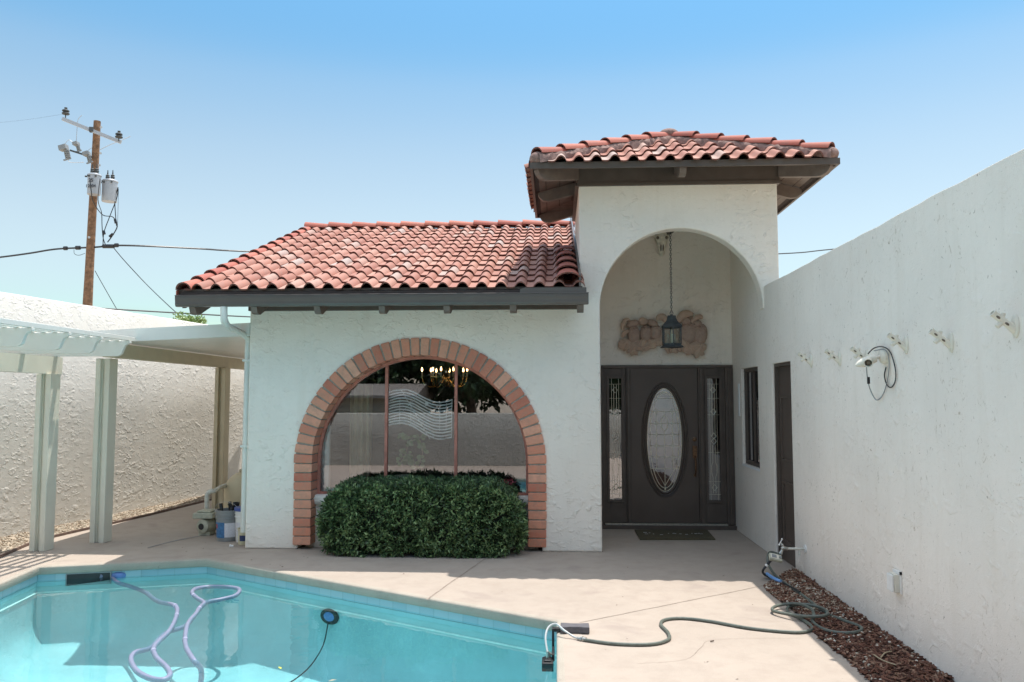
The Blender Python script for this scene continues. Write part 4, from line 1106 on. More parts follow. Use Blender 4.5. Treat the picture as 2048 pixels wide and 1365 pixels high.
rings = [hexa(.118, 2.385), hexa(.125, 2.372), hexa(.155, 2.352), hexa(.15, 2.346)]
for r0, r1 in zip(rings[:-1], rings[1:]): b.add(r0+r1, [(j, (j+1) % 6, 6+(j+1) % 6, 6+j) for j in range(6)])
b.add(rings[-1], [tuple(range(6))]); b.add(hexa(.117, 2.386), [tuple(range(6))]); b.lathe([(0, -.012), (.02, -.006), (.03, .002), (.03, .004)], (LX, LY, 2.342))
b.build('frame', 'iron', ln)
b = MB(); h0, h1 = hexa(.117, z0+.01), hexa(.117, z1-.01); b.add(h0+h1, [(j, (j+1) % 6, 6+(j+1) % 6, 6+j) for j in range(6)]); b.build('glass', 'lamp_glass', ln)
for j in range(3):
    t = 2*PI*j/3+.5; b = MB(); c = (LX+.045*math.cos(t), LY+.045*math.sin(t), 2.39)
    b.lathe([(.02, 0), (.022, .012), (.011, .014), (.011, .11), (.006, .12), (0, .122)], c, n=10); b.build('candle', 'bone', ln, smooth=True)
b = MB(); b.lathe([(.05, 0), (.05, .015), (.02, .03), (0, .03)], (LX, LY, 4.07)); b.build('ceiling_rose', 'iron', ln)
# cow skull high on the entry wall
sk = thing('skull', (1.444, 10.72, 3.85), 'weathered animal skull hung high on the entry wall', 'skull')
b = MB(); c = Vector((1.444, 10.71, 3.86))
prof = [(.10, .06, .085), (.02, .095, .08), (-.03, .082, .075), (-.09, .06, .065), (-.15, .045, .05), (-.20, .04, .04), (-.225, .022, .025)]
vs = []; nn = 16
for dz, rx_, ry_ in prof:
    for j in range(nn):
        t = 2*PI*j/nn; vs.append(c+Vector((rx_*math.cos(t)*(1-.12*math.cos(4*t)), ry_*math.sin(t), dz)))
fs = [(i*nn+j, i*nn+(j+1) % nn, (i+1)*nn+(j+1) % nn, (i+1)*nn+j) for i in range(len(prof)-1) for j in range(nn)]+[tuple(range(nn)), tuple((len(prof)-1)*nn+j for j in range(nn))[::-1]]
b.add(vs, fs); b.ball(c+Vector((-.078, -.03, .03)), (.03, .03, .026)); b.ball(c+Vector((.078, -.03, .03)), (.03, .03, .026))
b.build('cranium', 'bone', sk, smooth=True)
for s_ in (-1, 1):
    b = MB(); b.ball(c+Vector((s_*.06, -.072, .01)), (.02, .016, .022), 10, 6); b.build('eye_socket', 'bone_dark', sk, smooth=True)
    b = MB(); b.ball(c+Vector((s_*.016, -.052, -.12)), (.009, .022, .05), 10, 6); b.build('nostril', 'bone_dark', sk, smooth=True)
    b = MB(); b.tube(spline([c+Vector((s_*.07, 0, .08)), c+Vector((s_*.15, -.02, .10)), c+Vector((s_*.21, -.04, .17))], 5), [.024-.0019*i for i in range(11)], 8); b.build('horn', 'bone_dark', sk, smooth=True)
# clay relief above the door
rl = thing('wall_relief', (1.435, 10.7, 2.57), 'tan clay relief of five plump overlapping birds above the front door', 'wall sculpture')
def rp(zx, zy, dy=0):      # from the enlarged crop back to photo pixels
    p = PY(1220+zx/9.752, 600+zy/9.75, 10.73); return Vector((p.x, 10.73+dy, p.z))
SCL = 1/(9.752*148)
def blob(b, zx, zy, rx, ry, tilt=0, dep=.05, a=.5, y=-.01):
    b.ball(rp(zx, zy, y), (rx*SCL, dep, ry*SCL), 20, 12, a=a, rot=Matrix.Rotation(tilt, 3, 'Y'))
birds = [((460, 690, 110, 190, .06), (440, 470, 130, 75, -.3)), ((695, 660, 105, 165, .1), (650, 430, 100, 70, -.2)), ((890, 640, 105, 160, -.05), (830, 460, 110, 75, .5)), ((1530, 650, 150, 240, .12), (1480, 420, 100, 90, .3)), ((1760, 680, 120, 215, .18), (1700, 470, 90, 80, .2))]
for (bx, by, rx_, ry_, tl), (hx_, hy_, hrx, hry, ht) in birds:
    b = MB(); blob(b, bx, by, rx_*1.12, ry_, tl, .075, .2); blob(b, hx_, hy_, hrx, hry, ht, .06, .3, -.005)
    for k in range(5):      # rows of short overlapping feathers
        for m_ in range(4):
            fx = bx+rx_*(-.62+.42*m_+(.2 if k % 2 else 0)); fy = by-ry_*.62+ry_*.30*k
            blob(b, fx, fy, rx_*.24, ry_*.17, tl, .088-.02*abs(m_-1.5)-.006*k, .12+.1*k)
    b.build('bird', 'clay', rl, smooth=True)
def crescent(pts, w_, a=.8, dep=.03):
    b = MB(); ps = spline([rp(x, y, -.03) for x, y in pts], 6); k = len(ps); b.tube(ps, [max(.004, w_*SCL*math.sin(PI*(i+.6)/(k+.4))**.7) for i in range(k)], 10, a=a); b.build('tail_feather', 'clay', rl, smooth=True)
crescent([(250, 620), (245, 500), (300, 400), (390, 400)], 48); crescent([(560, 440), (620, 390), (720, 410)], 45); crescent([(900, 400), (960, 340), (1050, 350), (1060, 450)], 65)
crescent([(1320, 470), (1370, 350), (1470, 280), (1620, 290)], 85); crescent([(1570, 470), (1640, 370), (1740, 335), (1800, 370)], 55)
crescent([(230, 740), (290, 640), (380, 600)], 45)
b = MB()
for (x, y, rx_, ry_, t) in ((260, 860, 90, 80, .4), (330, 900, 90, 70, .2), (440, 930, 130, 65, 0), (560, 890, 90, 75, .5), (680, 900, 100, 70, 0), (800, 870, 90, 70, -.4), (940, 830, 80, 80, .6), (1220, 970, 90, 55, .1), (1370, 940, 80, 45, 0), (1450, 860, 80, 70, .5), (1530, 960, 100, 85, .2), (1640, 900, 80, 90, -.3), (1720, 990, 120, 60, .1), (1790, 950, 60, 70, 0), (1130, 930, 90, 30, .1), (1150, 700, 200, 190, 0), (1180, 850, 180, 90, 0)):
    # carved leaves: a raised midrib with two sloping halves and a pointed, notched rim
    if (x, y) in ((1150, 700), (1180, 850)): blob(b, x, y, rx_, ry_, t, .05, .7); continue
    for kk in range(3):
        an = random.uniform(-.9, .9)+(PI/2 if random.random() < .6 else 0)+t; ln_, wd_ = max(rx_, ry_)*1.35, min(rx_, ry_)*.9+22; cx_, cy_ = x+random.uniform(-30, 30), y+random.uniform(-22, 22)
        ca, sa = math.cos(an), math.sin(an); a_ = random.uniform(.5, 1); dep0 = -.035-.012*kk
        pt = lambda u, v, dy: rp(cx_+ca*u-sa*v, cy_+sa*u+ca*v, dy)
        us_ = [-1, -.7, -.35, 0, .35, .7, 1]; wf = [0, .62, .95, 1, .86, .52, 0]
        mid = [pt(ln_*u, 0, dep0-.018*(1-u*u)) for u in us_]
        for sg in (-1, 1):
            rim = [pt(ln_*u+(8 if q % 2 else -6), sg*wd_*w_*(1 if q % 2 else .86), dep0+.012) for q, (u, w_) in enumerate(zip(us_, wf))]
            back = [v+Vector((0, .045, 0)) for v in rim]
            for q in range(6): b.add([mid[q], mid[q+1], rim[q+1], rim[q]], [(0, 1, 2, 3)], 0, a_); b.add([rim[q], rim[q+1], back[q+1], back[q]], [(0, 1, 2, 3)], 0, a_)
b.build('leaf_base', 'clay', rl)
# thermometer on the entry side wall
b = MB(); p = PX(1475, 792, SX); b.box(SX-.014, SX-.001, 10.36, 10.42, PX(1475, 832, SX).z, PX(1475, 768, SX).z)
th_ = b.build('thermometer', 'white', bevel=.006, origin=p); tag(th_, 'slim white thermometer on the entry side wall beside the front door', 'thermometer')

# ================================================================== SIDE WALL OBJECTS
def bracket_thing(loc, label):
    """two-way flagpole bracket: oval wall plate, sloping barrel with slots, short cross barrel"""
    t = thing('pole_bracket', loc, label, 'bracket', 'white pole brackets along the right wall'); L0 = Vector(loc)
    b = MB(); n = 20; pr = [(.034*math.cos(2*PI*i/n), .062*math.sin(2*PI*i/n)) for i in range(n)]
    vs = [(0, u, v) for u, v in pr]+[(-.008, u*.97, v*.97) for u, v in pr]+[(-.014, u*.7, v*.75) for u, v in pr]
    b.add([L0+Vector(v)+Vector((-.0005, 0, 0)) for v in vs], [(i, (i+1) % n, n+(i+1) % n, n+i) for i in range(n)]+[(n+i, n+(i+1) % n, 2*n+(i+1) % n, 2*n+i) for i in range(n)]+[tuple(range(n))[::-1], tuple(range(2*n, 3*n))])
    b.build('wall_plate', 'ivory', t, smooth=True, angle=50)
    d = Vector((-.72, 0, .58)).normalized()
    b = MB()
    p = L0+Vector((-.004, 0, -.02)); b.lathe([(.024, 0), (.021, .03), (.0185, .045), (.0185, .135), (.021, .137), (.021, .145), (.014, .145), (.014, .09)], p, d, 14)
    d2 = Vector((-.62, 0, -.55)).normalized(); b.lathe([(.014, 0), (.0135, .045), (.011, .045)], p+d*.075, d2, 12)
    b.lathe([(.012, 0), (.012, .035), (.009, .035)], p+d*.085, Vector((.25, 0, .9)).normalized(), 12)
    b.build('barrel', 'ivory', t, smooth=True, angle=50)
    for s_ in (.055, .11):
        b = MB(); b.ball(p+d*s_+Vector((-.006, -.0165, -.004)), (.013, .006, .006), 8, 6, rot=Matrix.Rotation(R(39), 3, 'Y')); b.build('slot', 'bone_dark', t, smooth=True)
    return t
hk = [(7.486, 2.066, 'small white pole bracket nearest the side door'), (6.749, 2.048, 'white pole bracket second from the side door'), (6.166, 2.031, 'white pole bracket touching the floodlight'), (5.489, 2.08, 'white pole bracket just right of the floodlight'), (4.882, 2.055, 'white pole bracket second from the right end of the row'), (4.208, 2.09, 'largest white pole bracket at the right edge of the photo')]
t0 = bracket_thing((SX, hk[0][0], hk[0][1]), hk[0][2])
for y, z, lab in hk[1:]: copy_tree(t0, (SX, y, z), lab)
# floodlight with coiled cable
FLc = PX(1772, 712, SX)
fl = thing('floodlight', FLc, 'white floodlight holder with loops of cable hanging from the right wall', 'floodlight')
b = MB(); b.lathe([(.0, 0), (.062, 0), (.062, .018), (.052, .034), (.03, .045), (0, .047)], FLc+Vector((-.0005, 0, 0)), Vector((-1, 0, 0)), 24); b.build('wall_canopy', 'ivory', fl, smooth=True, angle=45)
ax = (PX(1735, 728, SX-.17)-FLc); 
b = MB(); p = FLc+Vector((-.03, 0, 0)); b.lathe([(.012, 0), (.012, .045), (.03, .05), (.034, .10), (.033, .14), (.022, .175), (.006, .20), (0, .20)], p, Vector((-.9, 0, -.34)).normalized(), 20)
p2 = p+Vector((-.095, -.005, -.03)); b.lathe([(.024, 0), (.026, .05), (.031, .085), (.026, .085), (.022, .03)], p2, Vector((-.35, -.85, -.3)).normalized(), 20)
b.build('lamp_holder', 'ivory', fl, smooth=True, angle=45)
b = MB(); b.ball(p2+Vector((-.02, -.05, -.018)), .02, 12, 8); b.build('socket', 'bone_dark', fl, smooth=True)
def onw(px, py, off=.012): q = PX(px, py, SX-off); return q
b = MB(); b.tube(spline([onw(1736, 708, .05), onw(1748, 697, .04), onw(1765, 694, .03), onw(1780, 704), onw(1790, 735), onw(1791, 760), onw(1783, 775), onw(1774, 770), onw(1769, 752), onw(1772, 735)], 7), .0045, 6)
b.build('cable', 'black', fl, smooth=True)
b = MB(); b.tube(spline([onw(1733, 735, .10), onw(1735, 757, .08), onw(1740, 778, .05), onw(1750, 798, .02), onw(1758, 799), onw(1768, 785), onw(1776, 755), onw(1778, 720), onw(1770, 700, .03), onw(1748, 702, .05)], 7), .004, 6)
b.build('cable', 'plastic_g', fl, smooth=True)
b = MB(); q = onw(1737, 760, .075); b.box(q.x-.008, q.x+.008, q.y-.008, q.y+.008, q.z-.03, q.z+.02); b.build('connector', 'black', fl)
# weatherproof outlet
gp_ = Vector((SX, 5.76, .45))
ou = thing('outdoor_outlet', gp_, 'ivory weatherproof outlet box low on the right wall', 'outlet')
b = MB(); b.box(SX-.045, SX-.0005, 5.70, 5.80, .385, .51); b.build('box', 'ivory', ou, bevel=.006)
b = MB(); b.box(SX-.062, SX-.046, 5.705, 5.795, .39, .505); b.build('cover', 'plastic_w', ou, bevel=.006)
b = MB(); b.box(SX-.012, SX-.0006, 5.685, 5.699, .38, .53); b.box(SX-.012, SX-.0006, 5.685, 5.81, .5105, .53); b.build('back_plate', 'plastic_w', ou)
# faucet with pipe
fp = Vector((SX, 7.81, .294))
fc = thing('faucet', fp, 'brass outdoor faucet on a pipe from the right wall', 'faucet')
b = MB(); b.lathe([(0, 0), (.04, 0), (.038, .008), (.016, .012)], fp+Vector((-.0005, 0, 0)), (-1, 0, 0), 20); b.build('flange', 'plastic_w', fc, smooth=True)
b = MB(); b.tube([fp, fp+Vector((-.17, 0, 0))], .012, 12); b.tube([fp+Vector((-.058, 0, -.005)), fp+Vector((-.058, 0, -.06))], .009, 8); b.build('pipe', 'pvc', fc, smooth=True)
b = MB(); b.lathe([(.013, 0), (.017, .004), (.017, .02), (.02, .03), (.02, .055), (.012, .065)], fp+Vector((-.165, 0, 0)), (-1, 0, .1), 12)
b.lathe([(.012, 0), (.014, .03), (.009, .034), (.007, .05)], fp+Vector((-.205, 0, .01)), (-.5, 0, 1), 10)
b.lathe([(.012, 0), (.015, .03), (.018, .035), (.018, .05)], fp+Vector((-.215, 0, -.005)), (-.5, 0, -1), 10)
b.build('valve', 'chrome', fc, smooth=True, angle=45)
b = MB(); hp = fp+Vector((-.232, 0, .062)); b.bar(hp+Vector((-.014, 0, -.026)), hp+Vector((.014, 0, .026)), .008, .008); b.ball(hp+Vector((-.014, 0, -.026)), .009); b.ball(hp+Vector((.014, 0, .026)), .009); b.build('handle', 'plastic_w', fc, smooth=True)
# hose timer
tp = fp+Vector((-.30, -.06, -.075))
tm = thing('hose_timer', tp, 'grey water timer with a small screen hanging under the faucet', 'timer')
axx = (Vector((.93, 0, -.2)).normalized(), Vector((.05, .75, .62)).normalized()); az_ = axx[0].cross(axx[1]).normalized(); ay_ = az_.cross(axx[0])
b = MB(); b.obox(tp, (axx[0], ay_, az_), (.06, .038, .017)); b.build('body', 'pump', tm, bevel=.008)
b = MB(); b.obox(tp+az_*.019-axx[0]*.012, (axx[0], ay_, az_), (.038, .026, .0025)); b.build('face_plate', 'ivory', tm)
b = MB(); b.obox(tp+az_*.0225-axx[0]*.018, (axx[0], ay_, az_), (.022, .018, .0015)); b.build('screen', 'plastic_g', tm)
b = MB(); b.lathe([(.012, 0), (.012, .01), (0, .011)], tp+az_*.018+axx[0]*.042, az_, 12); b.build('dial', 'plastic_g', tm, smooth=True)
b = MB(); b.tube([fp+Vector((-.235, 0, -.05)), fp+Vector((-.25, -.02, -.075)), tp+Vector((.0, 0, .005))], .014, 10); e_ = tp+Vector((-.085, 0, -.07)); b.tube([tp+Vector((-.03, 0, -.01)), e_], .0125, 10); b.build('coupling', 'black', tm, smooth=True)
# hoses: the black lead with a blue sleeve, then the coiled garden hose
lead = [e_, e_+Vector((-.035, 0, -.055)), G(1530, 1150, .03), G(1545, 1158, .02), G(1570, 1168, .03), G(1600, 1185, .05)]
b = MB(); b.tube(spline(lead, 7), .0115, 8)
ld = b.build('leader_hose', 'rubber_blk', smooth=True, origin=G(1530, 1150)); tag(ld, 'black leader hose with a blue sleeve dropping from the water timer', 'hose')
b = MB(); b.tube(spline([G(1534, 1148, .045), G(1547, 1157, .035), G(1562, 1164, .034)], 4), .0155, 10); b.build('sleeve', 'hose_blue', ld, smooth=True)
b = MB(); b.tube([e_+Vector((.008, 0, .006)), e_+Vector((-.006, 0, -.008))], .0155, 10); b.build('cuff', 'plastic_w', ld, smooth=True)
def hz3(px, py, z=None):
    p = G(px, py, .012)
    zz = .013 if p.x < 1.9 else bed_z(p.x, p.y)+.016
    if z is not None: zz = z
    return G(px, py, zz)
hp_ = [tuple(fp+Vector((-.25, .01, -.055))), G(1540, 1105, .20), G(1535, 1120, .13), G(1541, 1138, .06), hz3(1556, 1156), hz3(1590, 1180), hz3(1620, 1202), hz3(1650, 1226), hz3(1690, 1242), hz3(1722, 1255), hz3(1715, 1264), hz3(1680, 1266), hz3(1645, 1258), hz3(1625, 1243), hz3(1628, 1232, .06), hz3(1622, 1218, .07), hz3(1595, 1208, .065), hz3(1562, 1210, .035), hz3(1545, 1217, .03), hz3(1552, 1224, .03), hz3(1600, 1232, .045), hz3(1640, 1233, .065), hz3(1655, 1228, .065), hz3(1645, 1217, .06), hz3(1610, 1209, .055), hz3(1580, 1213, .03), hz3(1575, 1224, .016), hz3(1598, 1236), hz3(1620, 1250), hz3(1622, 1260), hz3(1590, 1265), hz3(1500, 1257), hz3(1420, 1243), hz3(1365, 1237), hz3(1330, 1240), hz3(1322, 1250), hz3(1336, 1266), hz3(1336, 1280), hz3(1300, 1289), hz3(1230, 1288), hz3(1168, 1280)]
b = MB(); b.tube(spline(hp_, 7), .0125, 8)
gh = b.build('garden_hose', 'rubber', smooth=True, origin=G(1400, 1242)); tag(gh, 'olive grey garden hose looped on the mulch and snaking across the deck', 'hose')
b = MB(); q0, q1 = hz3(1172, 1280), hz3(1155, 1277); b.tube([q0, q0.lerp(q1, .35)], .018, 10); b.tube([q0.lerp(q1, .4), q0.lerp(q1, .62)], .021, 8); b.tube([q0.lerp(q1, .65), q1], .014, 8); b.build('hose_fitting', 'chrome', gh, smooth=True, angle=40)
# auto filler: weight on the deck, arm, float box in the water, grey tube
wl = thing('pool_filler', G(1140, 1255), 'black pool water leveler hooked over the coping at the pool corner', 'pool leveler')
b = MB(); xa_, xb_ = .035, .245; yc = 6.02; ph_ = [(0, .055), (.04, .055), (.07, .045), (.14, .045), (.17, .055), (.21, .058)]
vs = []
for u, hw in ph_:
    for s_, z in ((-1, .004), (-1, .052), (1, .052), (1, .004)): vs.append((xa_+u, yc+s_*hw, z))
fs = [(i*4+j, i*4+(j+1) % 4, (i+1)*4+(j+1) % 4, (i+1)*4+j) for i in range(5) for j in range(4)]+[(0, 1, 2, 3), (23, 22, 21, 20)]
b.add(vs, fs); b.build('weight', 'weight', wl, bevel=.005)
b = MB(); b.box(-.012, .034, yc-.02, yc+.02, .004, .03); b.box(-.03, -.012, yc-.03, yc+.03, -.17, .03); b.build('hook', 'black', wl, bevel=.003)
b = MB(); b.box(-.10, -.018, 5.72, 5.86, -.19, -.13); b.box(-.085, -.035, 5.74, 5.84, -.13, -.118); b.bar((-.02, 5.8, -.12), (-.02, yc, -.12), .02, .05); b.build('float_box', 'black', wl, bevel=.006)
b = MB(); b.tube([(-.06, 5.79, -.12), (-.06, 5.79, -.07)], .012, 8); b.tube([(-.06, 5.82, -.12), (-.04, 5.82, -.09)], .016, 8); b.build('valve', 'chrome', wl, smooth=True)
b = MB(); b.tube(spline([(-.06, 5.79, -.08), (-.075, 5.86, .0), (-.055, 5.93, .055), (0, 5.95, .075), (.06, 5.88, .05), (.12, 5.85, .02), tuple(q1)], 7), .0075, 8); b.build('fill_tube', 'hose_grey', wl, smooth=True)
for k, (px, py, lab) in enumerate(((1424, 1283, 'curled brown dead leaf lying on the sunlit deck below the hose'),)):
    b = MB(); c = G(px, py, .006); b.bar(c+Vector((-.012, -.004, 0)), c+Vector((.014, .006, .003)), .008, .006); tag(b.build('dead_leaf', 'bark', origin=c), lab, 'leaf')

b = MB()
for k in range(46):
    px, py = random.choice(((random.uniform(500, 640), random.uniform(1108, 1135)), (random.uniform(640, 1500), random.uniform(1120, 1160)), (random.uniform(1040, 1130), random.uniform(1104, 1112)), (random.uniform(250, 500), random.uniform(1060, 1112)), (random.uniform(1200, 1700), random.uniform(1170, 1360))))
    c = G(px, py, .004); an = random.uniform(0, 6.3); d = Vector((math.cos(an), math.sin(an), .1)); s_ = Vector((-d.y, d.x, .2)); l = random.uniform(.004, .013)
    if c.x > 1.85: continue
    b.add([c-d*l, c+s_*l*.45+Vector((0, 0, .003)), c+d*l, c-s_*l*.45], [(0, 1, 2, 3)])
tag(b.build('leaf_litter', 'bark'), 'tiny dry leaf bits scattered over the concrete deck', 'litter', kind='stuff')

# ================================================================== POOL OBJECTS
WZ = -.148
# underwater light on the long wall
e0, e1 = Vector((-3.75, 8.50, 0)), Vector((.005, 6.31, 0)); du_ = (e1-e0).normalized(); nin = Vector((du_.y, -du_.x, 0)); nin = nin if nin.y < 0 else -nin
best = min((abs((lambda p: 1e9 if (p-_C).dot(_F) < 0 else (1024+FPX*(p-_C).dot(_R)/(p-_C).dot(_F))-660)(e0.lerp(e1, t/400))), t/400) for t in range(400))
lc = e0.lerp(e1, best[1])+nin*-.018; lc.z = PY(660, 1233, lc.y).z
pl_ = thing('pool_light', lc, 'round underwater pool light on the far pool wall', 'pool light')
b = MB(); b.lathe([(.07, .012), (.112, .012), (.118, 0), (.112, -.01), (.10, .006)], lc+nin*.01, nin, 28); o_l = b.build('rim', 'black', pl_, smooth=True, origin=lc); o_l.scale.z = .62
b = MB(); b.lathe([(0, .02), (.045, .018), (.085, .008), (.092, 0)], lc+nin*.01, nin, 28); o_l = b.build('lens', 'blue_float', pl_, smooth=True, origin=lc); o_l.scale.z = .62
b = MB(); b.tube(spline([lc+nin*.03+Vector((0, 0, -.06)), lc+nin*.08+Vector((-.03, 0, -.30)), lc+nin*.3+Vector((-.1, 0, -.50)), lc+nin*1.0+Vector((-.1, -.3, -.52))], 6), .006, 6); b.build('cord', 'black', pl_, smooth=True)
# skimmer mouth, floating ring and the cleaner hose
sk0, sk1 = Vector((-5.29, 8.03, 0)), Vector((-3.75, 8.50, 0)); dd_ = (sk1-sk0).normalized(); ni = Vector((dd_.y, -dd_.x, 0))
def onfar(px): # point on the far-left coping edge line seen at pixel x
    return min((abs(1024+FPX*(p-_C).dot(_R)/(p-_C).dot(_F)-px), t) for t in range(401) for p in (sk0.lerp(sk1, t/400),))[1]/400
ta, tb = onfar(133), onfar(222)
A0, A1 = sk0.lerp(sk1, ta)+ni*-.02, sk0.lerp(sk1, tb)+ni*-.02
b = MB(); q = [A0+Vector((0, 0, -.093)), A1+Vector((0, 0, -.093)), A1+Vector((0, 0, -.215)), A0+Vector((0, 0, -.215))]
b.add([v+ni*.004 for v in q], [(0, 1, 2, 3)], 0)
skm = b.build('skimmer', 'black', origin=A0); tag(skm, 'dark skimmer opening in the tile band under the coping at the left', 'skimmer')
b = MB(); q2 = [q[3]+ni*.008, q[2]+ni*.008, q[2]+ni*.06+Vector((0, 0, .05)), q[3]+ni*.01]; b.add(q2, [(0, 1, 2, 3)]); b.bar(q[0]+ni*.006, q[1]+ni*.006, .008, .01); b.bar(q[0]+ni*.006, q[3]+ni*.006, .01, .008); b.bar(q[1]+ni*.006, q[2]+ni*.006, .01, .008); b.build('weir_flap', 'plastic_g', skm)
rc = G(240, 1149, WZ+.01)
rg = thing('chlorine_floater', rc, 'round blue chlorine floater by the skimmer', 'pool floater')
b = MB(); b.lathe([(.030, .015), (.045, .035), (.07, .038), (.095, .022), (.10, .0), (.095, -.02), (.05, -.03)], rc, n=28); b.build('float_ring', 'blue_float', rg, smooth=True)
b = MB(); b.lathe([(0, .03), (.022, .03), (.026, .02), (.028, .0)], rc, n=20); b.build('cap', 'plastic_w', rg, smooth=True)
b = MB(); b.lathe([(.045, -.03), (.045, -.16), (0, -.16)], rc, n=20); b.build('basket', 'lav', rg, smooth=True)
def uw(px, py, z=WZ-.012): return G(px, py, z)
h1 = [A1.lerp(A0, .25)+Vector((0, 0, -.13)), uw(222, 1156), uw(236, 1166), uw(262, 1174, -.2), uw(290, 1185, -.22), uw(315, 1203, -.2), uw(345, 1210, WZ-.004), uw(354, 1218, WZ-.004), uw(353, 1232), uw(346, 1250), uw(335, 1267), uw(318, 1283), uw(307, 1298), uw(313, 1316), uw(332, 1334), uw(340, 1350), uw(328, 1360), uw(303, 1358), uw(275, 1344), uw(262, 1322), uw(270, 1306), uw(300, 1297, WZ-.03), uw(318, 1278, WZ-.045), uw(335, 1265, WZ-.045), uw(368, 1254, WZ-.045), uw(383, 1240, WZ-.03), uw(396, 1222, WZ-.03), uw(408, 1207), uw(396, 1198), uw(384, 1187, WZ-.004), uw(392, 1178, WZ-.004), uw(420, 1174), uw(460, 1175), uw(479, 1180, WZ-.004), uw(470, 1192), uw(440, 1200), uw(412, 1206, WZ-.02), uw(398, 1218, WZ-.01), uw(392, 1228), uw(377, 1246), uw(371, 1270), uw(372, 1295), uw(388, 1322), uw(400, 1335, -.22), uw(403, 1352, -.3), uw(400, 1375, -.4), uw(395, 1420, -.55), uw(380, 1480, -.72)]
b = MB(); pth = spline(h1, 7); b.tube(pth, .0195, 10)
ch = b.build('cleaner_hose', 'lav', smooth=True, origin=uw(340, 1250)); tag(ch, 'lavender pool cleaner hose curling through the water from the skimmer', 'hose')
for i in (8*7, 12*7+2, 29*7-3, 37*7, 40*7+3, 6*7+3):
    if i+1 < len(pth):
        b = MB(); d = (pth[i+1]-pth[i]).normalized(); b.tube([pth[i]-d*.012, pth[i]+d*.012], .0225, 10); b.build('cuff', 'lav_ring', ch, smooth=True)
M['yleaf'] = simple('yellow leaf', (.55, .55, .08), .6)
for px, py, z, mt_, lab in ((125, 1291, -.88, 'yleaf', 'small yellow green leaf on the pool floor left of the hose'), (560, 1336, WZ+.002, 'yleaf', 'tiny yellow green leaf floating right of the hoses'), (665, 1361, WZ+.002, 'dry', 'narrow tan leaf floating at the bottom edge of the pool'), (405, 1273, -.88, 'yleaf', 'tiny pale leaf on the pool floor just right of the hose')):
    c = G(px, py, z); b = MB(); an = random.uniform(0, 3); d = Vector((math.cos(an), math.sin(an), 0)); s_ = Vector((-d.y, d.x, 0)); l = .03
    b.add([c-d*l, c+s_*l*.35+Vector((0, 0, .002)), c+d*l, c-s_*l*.35+Vector((0, 0, .002))], [(0, 1, 2, 3)]); tag(b.build('leaf', mt_, origin=c), lab, 'leaf')

# ================================================================== EQUIPMENT BEHIND THE HOUSE CORNER
def bucket(loc, r0, r1, h, body, label, labels=(), lid=None, rib=True, contents=False):
    t = thing('bucket', loc, label, 'bucket'); l = Vector(loc); b = MB()
    pr = [(0, .002), (r0, .002), (r0+.002, .01), (r1-.004, h*.74)]
    if rib: pr += [(r1+.006, h*.75), (r1+.006, h*.765), (r1-.003, h*.77), (r1-.002, h*.84), (r1+.007, h*.845), (r1+.007, h*.86), (r1-.001, h*.865)]
    pr += [(r1, h*.95), (r1+.009, h*.955), (r1+.009, h), (r1-.006, h), (r1-.012, h*.8), (0, h*.78)]
    b.lathe(pr, l, n=30); b.build('body', body, t, smooth=True, angle=35)
    for (a0, a1, z0, z1, mt_) in labels:
        b = MB(); k = 10; rr = lambda z: r0+(r1-.004-r0)*(z/(h*.74))+.002
        vs = [l+Vector((rr(z)*math.sin(R(a0+(a1-a0)*i/k)), -rr(z)*math.cos(R(a0+(a1-a0)*i/k)), z)) for z in (z0*h, z1*h) for i in range(k+1)]
        b.add(vs, [(i, i+1, k+2+i, k+1+i) for i in range(k)]); b.build('label', mt_, t, smooth=True)
    if lid:
        b = MB(); b.lathe([(r1+.012, h*.93), (r1+.012, h+.004), (r1+.004, h+.012), (0, h+.010)], l, n=30); b.build('lid', lid, t, smooth=True, angle=35)
    b = MB(); b.tube([l+Vector(((r1+.01)*math.cos(PI*i/12), -.05-.06*math.sin(PI*i/12), h*.93+(.13 if contents else -.02)*math.sin(PI*i/12))) for i in range(13)], .002, 5); b.build('handle', 'steel', t)
    if contents:
        b = MB()
        for k in range(9): a = random.uniform(0, 2*PI); q_ = l+Vector((.08*math.cos(a), .08*math.sin(a), h*.9)); b.tube([q_, q_+Vector((random.gauss(0, .03), random.gauss(0, .03), random.uniform(.05, .12)))], .022, 8)
        b.build('contents', 'black', t)
    return t
bk = bucket((-3.98, 9.62, 0), .128, .148, .37, 'plastic_g', 'grey ribbed bucket with a blue and white label beside the pool pump', ((-62, 4, .12, .62, 'label_blue'), (4, 60, .14, .60, 'label_white'), (-55, -38, .42, .56, 'label_red')), contents=True)
bucket((-3.72, 9.55, 0), .125, .14, .40, 'plastic_w', 'tall white bucket with a blue lid beside the downspout', ((-50, -12, .2, .6, 'label_white'), (-8, 30, .2, .6, 'label_white')), lid='bucket_blue')
bucket((-3.665, 9.36, 0), .075, .085, .19, 'bucket_cream', 'small cream pail with a dark label below the downspout', ((-30, 45, .25, .6, 'label_navy'),), rib=False)
pm = thing('pool_pump', (-4.35, 9.98, 0), 'grey green pool pump motor standing by the post', 'pump')
P0 = Vector((-4.42, 9.86, 0))
b = MB(); b.lathe([(0, -.01), (.03, -.01), (.06, 0), (.085, .01), (.088, .03), (.088, .22), (.075, .25)], P0+Vector((0, 0, .12)), (0.25, 1, 0), 22); b.box(P0.x-.05, P0.x+.09, P0.y+.03, P0.y+.2, .005, .05); b.build('motor', 'pump', pm, smooth=True, angle=40)
b = MB(); b.lathe([(0, 0), (.038, 0), (.04, .004)], P0+Vector((0, 0, .12))+Vector((-.003, -.016, 0)), (0.25, 1, 0), 20); b.build('fan_grille', 'black', pm)
